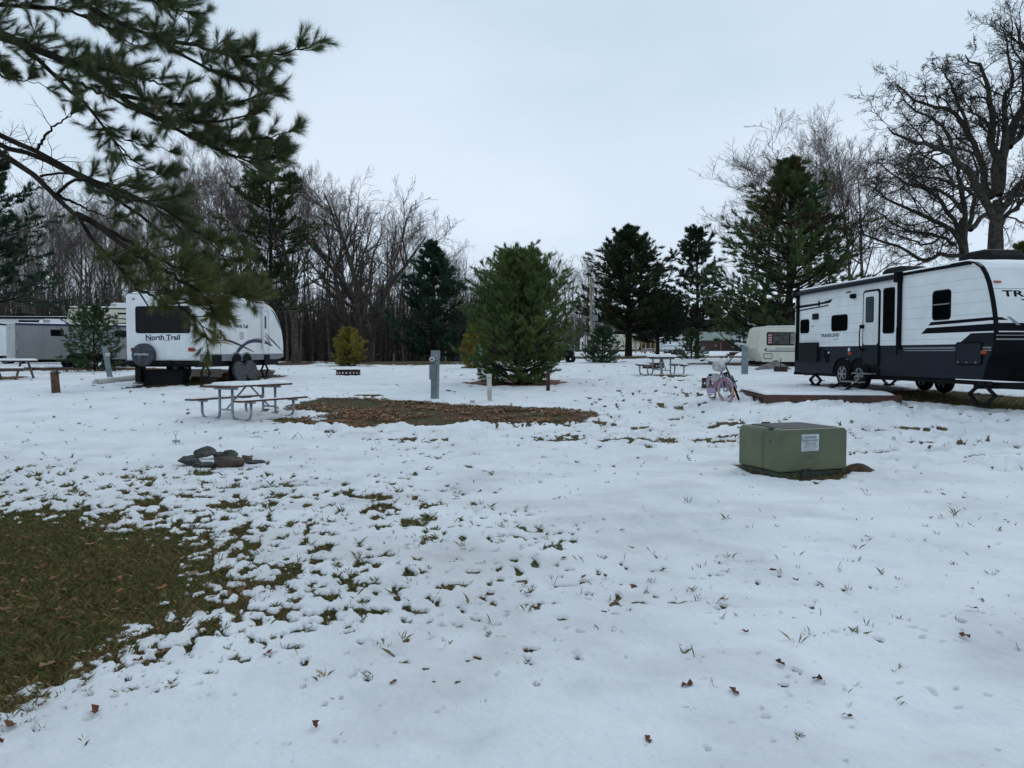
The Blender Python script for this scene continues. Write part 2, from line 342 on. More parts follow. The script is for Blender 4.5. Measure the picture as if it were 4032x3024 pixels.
PATCH = [  # polygon, edge width, noise amount, tint id (0 grass 1 needles/leaf brown 2 dark dirt, also shade below a camper, 3 mixed)
    (poly_px([(1130, 1625), (1160, 1590), (1250, 1570), (1500, 1573), (1700, 1588), (1880, 1600), (2100, 1606), (2330, 1622), (2400, 1640), (2330, 1650), (2200, 1672), (1990, 1680), (1880, 1672), (1700, 1688), (1560, 1675), (1400, 1694), (1250, 1675), (1180, 1655), (1290, 1630), (1240, 1612)]), .25, .5, 1),
    (poly_px([(1820, 1509), (1880, 1500), (1970, 1494), (2200, 1498), (2240, 1508), (2150, 1520), (2040, 1522), (1900, 1520)]), .3, .4, 4),
    (poly_px([(1060, 1655), (1150, 1640), (1290, 1648), (1250, 1675), (1120, 1668)]), .2, .8, 0),
    (poly_px([(500, 1530), (560, 1500), (600, 1455), (1060, 1455), (1110, 1482), (1000, 1500), (880, 1515), (740, 1520), (640, 1528)]), .3, .8, 2),  # bare ground under the white camper, its tint darkened to stand for shade
    (poly_px([(3480, 1545), (3640, 1535), (3850, 1550), (4100, 1570), (4500, 1600), (4500, 1690), (4032, 1628), (3800, 1604), (3600, 1583), (3500, 1570)]), .25, .4, 3),
    (poly_px([(-200, 1458), (60, 1452), (500, 1448), (640, 1452), (640, 1457), (400, 1458), (100, 1462), (-200, 1470)]), .5, .6, 1),
    (poly_px([(-300, 1495), (0, 1486), (120, 1484), (130, 1489), (60, 1494), (-300, 1510)]), .3, .5, 1),
    (poly_px([(1080, 1428), (1240, 1424), (1250, 1434), (1180, 1439), (1090, 1440)]), .8, 1.0, 1),
    (poly_px([(1240, 1421), (1900, 1421), (1900, 1436), (1600, 1439), (1300, 1436)]), 3., 6.0, 0),
    (poly_px([(2530, 1479), (2600, 1477), (2715, 1483), (2700, 1489), (2600, 1487)]), .3, .6, 0),
    (poly_px([(2880, 1840), (2925, 1832), (3320, 1845), (3360, 1870), (3330, 1900), (3150, 1905), (3060, 1893), (2960, 1875)]), .06, .15, 3),
    (poly_px([(2650, 1432), (2900, 1428), (3200, 1434), (3200, 1445), (2950, 1443), (2700, 1437)]), .8, .9, 1),
    (poly_px([(2200, 1408), (2450, 1403), (2900, 1402), (3200, 1402), (3200, 1409), (2700, 1410), (2400, 1414), (2230, 1413)]), .9, .8, 3),
    (poly_px([(2285, 1426), (2460, 1424), (2460, 1427), (2290, 1429)]), .6, .6, 2),
    (poly_px([(1240, 1442), (1460, 1441), (1480, 1444), (1300, 1445)]), .6, .6, 2),
    (poly_px([(1820, 1446), (1890, 1445), (1890, 1449), (1830, 1450)]), .5, .5, 3),
    (poly_px([(1500, 1565), (1400, 1560), (1500, 1556)]), .1, .3, 0),
]
STREAK = poly_px([(1200, 1660), (2250, 1640), (2700, 1640), (3100, 1700), (4300, 1720), (4300, 1860), (3450, 1830), (2500, 1770), (1500, 1740), (1250, 1700)])
SCUFF = [poly_px([(1150, 1690), (2300, 1620), (2950, 1560), (3500, 1590), (4500, 1680), (4500, 1900), (3400, 1850), (2500, 1775), (1400, 1740)]), poly_px([(2350, 1480), (2780, 1480), (2800, 1600), (2300, 1620)])]
TINT = np.array([(.085, .090, .034), (.115, .060, .032), (.045, .030, .022), (.075, .062, .030), (.135, .055, .024)])
def fields(X, Y):
    cov = np.full(X.shape, -9.); tid = np.zeros(X.shape, int)
    n1 = fbm(X, Y, .55, 5, 1) - .5; n2 = fbm(X, Y, .09, 3, 2) - .5; n0 = fbm(X, Y, 1.7, 3, 3) - .5
    for P, w, na, ti in PATCH:
        far = (P[:, 0].min() - 3 < X) & (X < P[:, 0].max() + 3) & (P[:, 1].min() - 3 < Y) & (Y < P[:, 1].max() + 3)
        if not far.any(): continue
        x = X[far]; y = Y[far]; c = (sdist(x, y, P) + na * (n1[far] * 1.5 + n2[far] * .9)) / w
        o = cov[far]; t = tid[far]; b = c > o; o[b] = c[b]; t[b] = ti; cov[far] = o; tid[far] = t
    # small melted specks: many near the bare patch, few elsewhere
    ds = -sdist(X, Y, NEAR); n3 = fbm(X, Y, .05, 2, 12) - .5
    c = (-ds + .38 * n1 + .55 * n2 + .35 * n3) / .30 + .35 * n1
    b = c > cov; tid[b] = 0; cov = np.maximum(cov, c)
    dens = np.exp(-np.maximum(ds, 0) / .8) * .28 * smo((Y - 2.6) / 1.2) + .172 * smo(1.75 - ds / 2.8) * smo((Y - 3.3) / 1.4) + .055 * smo((Y - 6.5) / 3) * smo((.34 - X / np.maximum(Y, 1)) / .3)
    sc = np.zeros(X.shape)
    for P in SCUFF: sc = np.maximum(sc, smo(sdist(X, Y, P) / .8 + .5))
    st = smo(sdist(X, Y, STREAK) / .8 + .5)
    dens = dens + (.07 + .05 * smo(X / 2)) * sc * (n0 + .5) * 1.7
    sp = fbm(X * .75 + Y * .1, Y, np.clip(.030 + .0045 * Y, .045, .14), 3, 5) + .22 * (fbm(X, Y, .8, 2, 8) - .5)
    spk = (sp - (.86 - dens)) / .06
    stn = (fbm(X * .35 + Y * .1, Y * 1.6, .45, 4, 11) - .685 + .05 * n0 + .3 * n2) / .03
    spk = np.maximum(spk, np.where(st > .3, stn, -9))
    b = spk > cov; tid[b & (ds < 8)] = 0; tid[b & (ds >= 8)] = 3; cov = np.maximum(cov, spk)
    # woodland floor
    wf = np.where(X / np.maximum(Y, 1) < .06, Y - 79, Y - 300) / 3 + n1 * 6
    b = wf > cov; tid[b] = 1; cov = np.maximum(cov, wf)
    return cov, tid, sc, ds
rad = [.25]
while rad[-1] < 4000:
    d_ = rad[-1]; rad.append(d_ + (max(.011, d_ * d_ / 1700) if 2.4 < d_ < 60 else d_ * .06))
rad = np.array(rad)
ang = np.concatenate([np.arange(-180, -60, 3), np.arange(-60, -38, .4), np.arange(-38, 38, .085), np.arange(38, 60, .4), np.arange(60, 180, 3)])
A_, R_ = np.meshgrid(np.radians(ang), rad, indexing='ij'); GX = R_ * np.sin(A_); GY = R_ * np.cos(A_)
cov, tid, sc, ds = fields(GX, GY)
snowv = 1 - smo(cov * .5 + .5)
front = (GY > 0)
und = (fbm(GX, GY, 2.4, 3, 21) - .5) * .09 * smo((R_ - 1) / 4) * smo((160 - R_) / 100)
rdg = 1 - np.abs(fbm(GX * .8, GY * 1.25, .55, 4, 27) * 2 - 1) * 3; scb = np.maximum(sc, .35 * smo((GY - 9) / 4) * smo((40 - GY) / 12))
bmp = ((fbm(GX, GY, .30, 4, 22) - .5) * (.030 + .12 * scb) + rdg * .042 * scb + (fbm(GX, GY, .07, 2, 23) - .5) * .012) * snowv
pits = -np.clip(fbm(GX, GY, .42, 2, 25) - .64, 0, 1) * (.18 + .65 * sc) * snowv
GZ = G(GX, np.where(front, GY, 0)) + und * .6 + bmp + pits + .035 * snowv
# piled snow ridge on the near side of the leaf patch
for (u0, v0, u1, v1, hh, ww) in ((1130, 1690, 1270, 1694, .07, .22), (1290, 1692, 1350, 1700, .08, .2), (1490, 1693, 1600, 1690, .09, .22), (1700, 1690, 1860, 1695, .05, .2), (1810, 1688, 1870, 1682, .06, .15), (1150, 1625, 1260, 1650, .02, .25)):
    a_ = np.array(spot(u0, v0)); b_ = np.array(spot(u1, v1)); e_ = b_ - a_; t_ = np.clip(((GX - a_[0]) * e_[0] + (GY - a_[1]) * e_[1]) / (e_ @ e_), 0, 1)
    dd = np.hypot(GX - a_[0] - t_ * e_[0], GY - a_[1] - t_ * e_[1]); w_ = smo(1 - dd / ww * (.8 + .8 * (fbm(GX, GY, .2, 3, 9) - .5)))
    GZ += hh * w_ * (.6 + .8 * fbm(GX, GY, .08, 2, 4)); snowv = np.maximum(snowv, smo(w_ * 2.2))
thin = .75 * smo((fbm(GX, GY, 1.6, 4, 61) - .42) / .25) * np.exp(-(((GX - .5) / 1.9) ** 2 + ((GY - 5.6) / 1.7) ** 2)) + .35 * smo((fbm(GX * .6, GY, .5, 4, 62) - .5) / .2) * smo((18 - GY) / 8) + .5 * np.exp(-np.maximum(ds, 0) / .9) * smo((fbm(GX, GY, .25, 3, 63) - .4) / .2)
for TR in ([(2080, 1648), (2500, 1690), (2900, 1712), (3300, 1728)], [(3480, 1705), (3800, 1712), (4150, 1735)], [(3440, 1778), (3800, 1792), (4150, 1812)], [(1300, 1720), (1700, 1712), (2100, 1700), (2500, 1722)], [(2150, 1655), (2500, 1668), (2900, 1660), (3300, 1690)]):
    TP_ = [spot(*p_) for p_ in TR]
    for (ax_, ay_), (bx_, by_) in zip(TP_[:-1], TP_[1:]):
        e2_ = ((bx_ - ax_) ** 2 + (by_ - ay_) ** 2); t_ = np.clip(((GX - ax_) * (bx_ - ax_) + (GY - ay_) * (by_ - ay_)) / e2_, 0, 1); dd = np.hypot(GX - ax_ - t_ * (bx_ - ax_), GY - ay_ - t_ * (by_ - ay_)) + .10 * (fbm(GX, GY, .5, 2, 66) - .5)
        w_ = smo(1 - dd / .14) * (front); thin = np.maximum(thin, .8 * w_ * fbm(GX, GY, .2, 2, 67) * 1.5); GZ -= .022 * w_
tint = TINT[tid]
gmix = smo((fbm(GX, GY, .7, 4, 31) - .42) / .2)[..., None]; isg = ((tid == 0) | (tid == 3))[..., None]
tint = np.where(isg, tint * (1 - gmix) + np.array((.135, .085, .038)) * gmix, tint)
dk = smo((fbm(GX * .5, GY, .8, 4, 33) - .5) / .2)[..., None]
ge = np.maximum(smo((fbm(GX, GY * 1.3, 1.1, 3, 41) - .52) / .12), .9 * smo(1 - (sdist(GX, GY, PATCH[0][0]) - .1) / .5) * smo((fbm(GX, GY, .8, 2, 43) - .35) / .1))[..., None]; tint = np.where((tid == 1)[..., None] & (GY[..., None] < 25), tint * (1 - .8 * ge) + np.array((.055, .062, .024)) * .8 * ge, tint)
tint = np.where((tid == 1)[..., None], tint * (1 - .75 * dk) + np.array((.030, .022, .018)) * .75 * dk, tint)
na, nr = A_.shape; idx = np.arange(na * nr).reshape(na, nr)
q = np.stack([idx[:-1, :-1], idx[:-1, 1:], idx[1:, 1:], idx[1:, :-1]], -1).reshape(-1, 4)
wrap = np.stack([idx[-1, :-1], idx[-1, 1:], idx[0, 1:], idx[0, :-1]], -1)
m_ground = bpy.data.materials.new('snowy_lawn'); m_ground.use_nodes = True
n = m_ground.node_tree.nodes; l = m_ground.node_tree.links; b = n['Principled BSDF']; b.inputs['Roughness'].default_value = .75; b.inputs['Specular IOR Level'].default_value = .15
t = n.new('ShaderNodeTexCoord'); at = n.new('ShaderNodeAttribute'); at.attribute_name = 'col'; a2 = n.new('ShaderNodeAttribute'); a2.attribute_name = 'snowv'
z = n.new('ShaderNodeTexNoise'); z.inputs['Scale'].default_value = 22; z.inputs['Detail'].default_value = 8; l.new(t.outputs['Object'], z.inputs['Vector'])
z2 = n.new('ShaderNodeTexNoise'); z2.inputs['Scale'].default_value = 70; z2.inputs['Detail'].default_value = 4; l.new(t.outputs['Object'], z2.inputs['Vector'])
z3 = n.new('ShaderNodeTexNoise'); z3.inputs['Scale'].default_value = .9; z3.inputs['Detail'].default_value = 7; z3.inputs['Roughness'].default_value = .6; l.new(t.outputs['Object'], z3.inputs['Vector'])
ad = n.new('ShaderNodeMath'); ad.operation = 'MULTIPLY_ADD'; ad.inputs[1].default_value = .5; l.new(z.outputs['Fac'], ad.inputs[0]); l.new(a2.outputs['Fac'], ad.inputs[2])
st = n.new('ShaderNodeMapRange'); st.inputs[1].default_value = .62; st.inputs[2].default_value = .82; l.new(ad.outputs[0], st.inputs[0])
vr = n.new('ShaderNodeMapRange'); vr.inputs[1].default_value = .3; vr.inputs[2].default_value = .7; vr.inputs[3].default_value = .35; vr.inputs[4].default_value = 1.5; l.new(z2.outputs['Fac'], vr.inputs[0])
vs = n.new('ShaderNodeVectorMath'); vs.operation = 'SCALE'; l.new(at.outputs['Color'], vs.inputs[0]); l.new(vr.outputs[0], vs.inputs['Scale'])
sr = n.new('ShaderNodeValToRGB'); l.new(z3.outputs['Fac'], sr.inputs[0])
sr.color_ramp.elements[0].position = .25; sr.color_ramp.elements[0].color = (.62, .645, .67, 1); sr.color_ramp.elements[1].position = .60; sr.color_ramp.elements[1].color = (.84, .86, .88, 1)
kk = sr.color_ramp.elements.new(.40); kk.color = (.76, .78, .80, 1)
mxg = n.new('ShaderNodeMix'); mxg.data_type = 'RGBA'; l.new(st.outputs[0], mxg.inputs[0]); l.new(vs.outputs[0], mxg.inputs[6]); a3 = n.new('ShaderNodeAttribute'); a3.attribute_name = 'thin'; mth = n.new('ShaderNodeMix'); mth.data_type = 'RGBA'; mth.blend_type = 'MULTIPLY'; l.new(a3.outputs['Fac'], mth.inputs[0]); l.new(sr.outputs[0], mth.inputs[6]); mth.inputs[7].default_value = (.74, .71, .70, 1); l.new(mth.outputs[2], mxg.inputs[7]); l.new(mxg.outputs[2], b.inputs['Base Color'])
bp = n.new('ShaderNodeBump'); bp.inputs['Strength'].default_value = .6; bp.inputs['Distance'].default_value = .03; l.new(z.outputs['Fac'], bp.inputs['Height']); l.new(bp.outputs[0], b.inputs['Normal'])
gnd = npmesh('ground', np.stack([GX, GY, GZ], -1).reshape(-1, 3), np.concatenate([q, wrap]), m_ground, col=tint.reshape(-1, 3), attrs={'snowv': snowv.ravel(), 'thin': np.clip(thin, 0, 1).ravel()}, smooth=True)
tag(gnd, 'snow covered campground lawn with melted grassy and leafy patches', kind='structure')
rng = np.random.RandomState(11)

# grass, tufts and leaves ------------------------------------------------
def blades(X, Y, Z, h, w, lean, col):
    n_ = len(X); a = rng.rand(n_) * 6.283; px, py = np.cos(a) * w / 2, np.sin(a) * w / 2
    b_ = rng.rand(n_) * 6.283; lx, ly = np.cos(b_) * lean, np.sin(b_) * lean
    v0 = np.stack([X - px, Y - py, Z - .005], -1); v1 = np.stack([X + px, Y + py, Z - .005], -1)
    v2 = np.stack([X + lx * .4 + px * .7, Y + ly * .4 + py * .7, Z + h * .6], -1); v3 = np.stack([X + lx, Y + ly, Z + h], -1)
    V = np.stack([v0, v1, v2, v3], 1).reshape(-1, 3); i = np.arange(n_) * 4
    return V, np.stack([i, i + 1, i + 2, i + 3], -1), np.repeat(col, 4, axis=0)
def gcol(n_, f=.45):
    c = np.array((.100, .118, .038)) + rng.rand(n_, 1) * np.array((.035, .035, .010)); br = rng.rand(n_) < f
    c[br] = np.array((.27, .19, .085)) * (.6 + .7 * rng.rand(br.sum(), 1)); return c * (.6 + .6 * rng.rand(n_, 1))
cand = 150000
X = rng.uniform(-7, -.6, cand); Y = 2.9 + rng.rand(cand) ** 1.2 * 6.5; ok = np.abs(X) < Y * .74; X, Y = X[ok], Y[ok]
cv, ti_, _, _ = fields(X, Y); ok = cv > -.1 ; X, Y = X[ok], Y[ok]
Z = G(X, Y) + (fbm(X, Y, 2.4, 3, 21) - .5) * .054
hh = rng.uniform(.012, .045, len(X)); grassA = blades(X, Y, Z, hh, .004 + .004 * rng.rand(len(X)) * (Y / 5), hh * rng.uniform(.5, 1.9, len(X)), gcol(len(X), .42))
# other bare places, coarser
X = rng.uniform(-12, 14, 220000); Y = rng.uniform(9, 30, 220000); ok = np.abs(X) < Y * .7; X, Y = X[ok], Y[ok]
cv, ti_, _, _ = fields(X, Y); ok = (cv > .0) & (ti_ != 4) & ((ti_ != 1) | (rng.rand(len(X)) < .25)); X, Y = X[ok], Y[ok]
hh = rng.uniform(.02, .05, len(X)); grassB = blades(X, Y, G(X, Y), hh, .012, hh, gcol(len(X), .5))
# tufts poking through the snow, most of them in the melted specks
nt_ = 60000; U = rng.uniform(-.72, .72, nt_); YY = 2.9 + rng.rand(nt_) ** 1.25 * 14; XX = U * YY
cv, _, _, dsn = fields(XX, YY); clus = fbm(XX, YY, .9, 3, 44); prob = np.where(cv > -.6, .30, .0) + .045 * (.12 + np.exp(-np.maximum(dsn, 0) / 3.2) * 1.6) * smo((YY - 3.2) / 2) * (clus > .45); keep = (rng.rand(nt_) < prob) & (cv < 2.5); XX, YY, cv = XX[keep], YY[keep], cv[keep]
k_ = (1 + rng.rand(len(XX)) ** 2.5 * 9).astype(int); X = np.repeat(XX, k_) + rng.normal(0, .014, k_.sum()); Y = np.repeat(YY, k_) + rng.normal(0, .014, k_.sum())
big = np.repeat(rng.uniform(.4, 1.3, len(XX)) ** 1.5, k_); hh = big * rng.uniform(.008, .033, len(X)) * (1 + .06 * Y)
Z = G(X, Y) + (fbm(X, Y, 2.4, 3, 21) - .5) * .054 + np.where(np.repeat(cv, k_) > 0, .004, .028)
grassC = blades(X, Y, Z, hh, .0018 + .0006 * Y, hh * rng.uniform(.1, 1.6, len(X)), gcol(len(X), .45))
print('tuft blades', len(X))
V, Fq, C = [], [], []; off_ = 0
for g_ in (grassA, grassB, grassC): V.append(g_[0]); Fq.append(g_[1] + off_); C.append(g_[2]); off_ += len(g_[0])
tag(npmesh('grass', np.concatenate(V), np.concatenate(Fq), m_grass, col=np.concatenate(C)), 'short matted green and straw grass showing through the snow', kind='stuff')
def leafmesh(X, Y, Z, sz, col):
    n_ = len(X); a = rng.rand(n_) * 6.283; out_ = []
    shp = np.array([(-1, 0, .0), (-.55, -.5, .25), (.1, -.35, .05), (.6, -.55, .35), (1, 0, .1), (.55, .5, .4), (0, .38, .05), (-.5, .55, .3)])
    for s_ in shp:
        j = 1 + .5 * rng.randn(n_) * .3; x = s_[0] * sz * j; y = s_[1] * sz * .8 * j; out_.append(np.stack([X + x * np.cos(a) - y * np.sin(a), Y + x * np.sin(a) + y * np.cos(a), Z + (s_[2] * sz + .3 * sz * rng.rand(n_)) * rng.uniform(.4, 1.2, n_)], -1))
    V = np.stack(out_, 1).reshape(-1, 3); i = np.arange(n_)[:, None] * 8
    Fc = np.concatenate([i + np.array([[0, 1, 2, 7]]), i + np.array([[2, 3, 5, 6]]), i + np.array([[3, 4, 5, 5]]), i + np.array([[2, 6, 7, 7]])])
    tri = np.concatenate([i + np.array([[0, 1, 7]]), i + np.array([[1, 2, 7]]), i + np.array([[2, 6, 7]]), i + np.array([[2, 3, 6]]), i + np.array([[3, 5, 6]]), i + np.array([[3, 4, 5]])])
    return V, tri, np.repeat(col, 8, axis=0)
lc = lambda n_: (np.array((.21, .13, .075)) * (.45 + .9 * rng.rand(n_, 1)) + rng.rand(n_, 1) ** 3 * np.array((.08, -.01, -.02)))
P1 = PATCH[0][0]; X = rng.uniform(P1[:, 0].min(), P1[:, 0].max(), 9000); Y = rng.uniform(P1[:, 1].min() - .5, P1[:, 1].max() + .6, 9000)
sdv = sdist(X, Y, P1); dn_ = fbm(X * .6, Y, .6, 3, 50); ok = (sdv > -.12) & (rng.rand(len(X)) < smo((dn_ - .42) / .18)); X, Y = X[ok], Y[ok]; L1 = leafmesh(X, Y, G(X, Y) + .015, rng.uniform(.035, .075, len(X)), lc(len(X)) * rng.choice([.7, 1.1, 1.6], len(X))[:, None])
X = rng.uniform(-5.5, -.8, 220); Y = rng.uniform(3, 8, 220); ok = (np.abs(X) < Y * .74) & (sdist(X, Y, NEAR) > -.35); X, Y = X[ok], Y[ok]
L2 = leafmesh(X, Y, G(X, Y) + .035, rng.uniform(.02, .045, len(X)), lc(len(X)) * 1.1)
U = rng.uniform(-.7, .7, 260); Y = 3 + rng.rand(260) * 24; X = U * Y; L3 = leafmesh(X, Y, G(X, Y) + .04, rng.uniform(.018, .04, 260), np.array((.14, .045, .022)) * (.4 + .9 * rng.rand(260, 1)))
V, Fq, C = [], [], []; off_ = 0
for g_ in (L1, L2, L3): V.append(g_[0]); Fq.append(g_[1] + off_); C.append(g_[2]); off_ += len(g_[0])
tag(npmesh('fallen_leaves', np.concatenate(V), np.concatenate(Fq), m_leaf, col=np.concatenate(C)), 'dry brown oak leaves scattered over the lawn', kind='stuff')

# ------------------------------------------------------------------ TREES
def unit(v): return v / np.maximum(np.linalg.norm(v, axis=-1, keepdims=True), 1e-9)
def tubes(P, Rr, k_=4):
    """P (N,n,3), Rr (N,n)"""
    Nn, n_, _ = P.shape; T = np.empty_like(P); T[:, 1:-1] = P[:, 2:] - P[:, :-2]; T[:, 0] = P[:, 1] - P[:, 0]; T[:, -1] = P[:, -1] - P[:, -2]; T = unit(T)
    ref = np.where(np.abs(T[:, :1, 2:]) > .8, np.array([1., 0, 0]), np.array([0, 0, 1.])); u = unit(np.cross(T, np.broadcast_to(ref, T.shape))); w = np.cross(T, u)
    a = np.arange(k_) * 2 * np.pi / k_; V = P[:, :, None] + Rr[:, :, None, None] * (u[:, :, None] * np.cos(a)[:, None] + w[:, :, None] * np.sin(a)[:, None])
    i = np.arange(Nn * n_ * k_).reshape(Nn, n_, k_); j = np.roll(i, -1, 2)
    return V.reshape(-1, 3), np.stack([i[:, :-1], j[:, :-1], j[:, 1:], i[:, 1:]], -1).reshape(-1, 4)
def join(parts):
    V, Fc, o = [], [], 0
    for v, f in parts: V.append(v); Fc.append(f + o); o += len(v)
    return np.concatenate(V), np.concatenate(Fc)
def sample(P, Rr, t):
    n_ = P.shape[1]; x = t * (n_ - 1); i = np.minimum(x.astype(int), n_ - 2); f = (x - i)[..., None]
    a = np.take_along_axis(P, i[..., None], 1); b_ = np.take_along_axis(P, (i + 1)[..., None], 1)
    ra = np.take_along_axis(Rr, i, 1); rb = np.take_along_axis(Rr, i + 1, 1)
    return a * (1 - f) + b_ * f, unit(b_ - a), ra * (1 - f[..., 0]) + rb * f[..., 0]
def walk(p, d, Ls, n_, wob, up, rg, gnarl=0):
    out_ = [p]; st_ = Ls[:, None] / (n_ - 1)
    for j in range(n_ - 1):
        d = unit(d + rg.normal(0, wob, d.shape) + np.array([0, 0, up])); p = p + d * st_; out_.append(p)
    return np.stack(out_, 1)
def spawn(P, Rr, Ls, m, t0, t1, ang, ratio, n_, wob, up, rg, rr_=.6, tip=.25, shape=.5, minr=0):
    Nn = len(P); t = np.sort(t0 + (t1 - t0) * ((np.arange(m) + rg.rand(Nn, m)) / m), 1); pos, tan, rad_ = sample(P, Rr, t)
    q_ = unit(np.cross(tan, unit(rg.normal(0, 1, tan.shape)))); an = np.radians(ang) * rg.uniform(.65, 1.3, (Nn, m, 1))
    d = unit(tan * np.cos(an) + q_ * np.sin(an)); Lc = Ls[:, None] * ratio * rg.uniform(.6, 1.25, (Nn, m)) * (1 - shape * t)
    pos = pos.reshape(-1, 3); d = d.reshape(-1, 3); Lc = Lc.ravel(); r0 = np.maximum((rad_ * rr_).ravel(), minr)
    Pc = walk(pos, d, Lc, n_, wob, up, rg); Rc = r0[:, None] * np.linspace(1, tip, n_)[None]; return Pc, np.maximum(Rc, minr * .6), Lc
def bare_tree(seed, H, r, fork=.3, spread=40, m=(9, 7, 6, 4), ratio=(.5, .5, .5, .45), wob=.12, stems=1, clean=.3, twig_r=.006, up=.06, tk=.7):
    rg = np.random.RandomState(seed); parts = []; n0 = 12
    if stems == 1:
        P = walk(np.array([[0, 0, -.15]]), np.array([[0, 0, 1.]]), np.array([H]), n0, wob * .35, .1, rg); Rr = r * np.linspace(1, .12, n0)[None] ** .85
        Rr[:, 0] *= 1.35; Ls = np.array([H]); trunk = [(P, Rr, 9)]
    else:
        a = np.arange(stems) * 6.283 / stems + rg.rand(stems); lean = rg.uniform(.15, .42, stems)
        d = unit(np.stack([np.cos(a) * lean, np.sin(a) * lean, np.ones(stems)], -1)); p = np.stack([np.cos(a) * r * .6, np.sin(a) * r * .6, 0 * a - .15], -1)
        Ls = H * rg.uniform(.85, 1.08, stems); P = walk(p, d, Ls, n0, wob * .8, .03, rg); Rr = (r * rg.uniform(.55, .8, stems))[:, None] * np.linspace(1, .1, n0)[None] ** .8; trunk = [(P, Rr, 8)]
    P1, R1, L1_ = spawn(P, Rr, Ls, m[0], clean, .97, spread, ratio[0], 8, wob, up, rg, .62, .2, .45)
    P2, R2, L2_ = spawn(P1, R1, L1_, m[1], .2, 1., 38, ratio[1], 6, wob * 1.3, up, rg, .6, .25, .35, twig_r * 1.3)
    P3, R3, L3_ = spawn(P2, R2, L2_, m[2], .15, 1., 36, ratio[2], 5, wob * 1.5, up, rg, .6, .3, .3, twig_r)
    V1 = [(P2, R2, 4), (P3, R3, 3)]
    if m[3]:
        P4, R4, L4_ = spawn(P3, R3, L3_, m[3], .15, 1., 34, ratio[3], 3, wob * 1.5, up, rg, .7, .4, .2, twig_r * tk); V1.append((P4, R4, 3))
    return join([tubes(*a) for a in trunk + [(P1, R1, 6)]]), join([tubes(*a) for a in V1])
def tree_obj(geo, name, loc, label, cat='tree', group=None, mats=(None, None), rz=0, sc_=1., names=('trunk', 'crown')):
    o = empty(name, loc, rz, label, cat, group); o.scale = (sc_,) * 3
    npmesh(names[0], *geo[0], mats[0] or m_bark, o, smooth=True); npmesh(names[1], *geo[1], mats[1] or m_twig, o, smooth=False); return o
def tufts(Cn, Ax, nb, ln, wd_, spread, rg, col, cj=.25):
    """needle tufts: every tuft a burst of narrow blades"""
    m_ = len(Cn); d = unit(Ax[:, None] + rg.normal(0, spread, (m_, nb, 3))); s_ = unit(np.cross(d, rg.normal(0, 1, d.shape)))
    L_ = ln * rg.uniform(.65, 1.15, (m_, nb, 1)); b0 = Cn[:, None] + Ax[:, None] * rg.uniform(-.35, .35, (m_, nb, 1)) * ln
    v = np.stack([b0 - s_ * wd_ / 2, b0 + s_ * wd_ / 2, b0 + d * L_], 2).reshape(-1, 3)
    c = col * (1 + rg.uniform(-cj, cj, (m_, 1))) ; c = np.repeat(c, nb * 3, axis=0)
    return v, np.arange(m_ * nb * 3).reshape(-1, 3), np.clip(c, .003, 1)
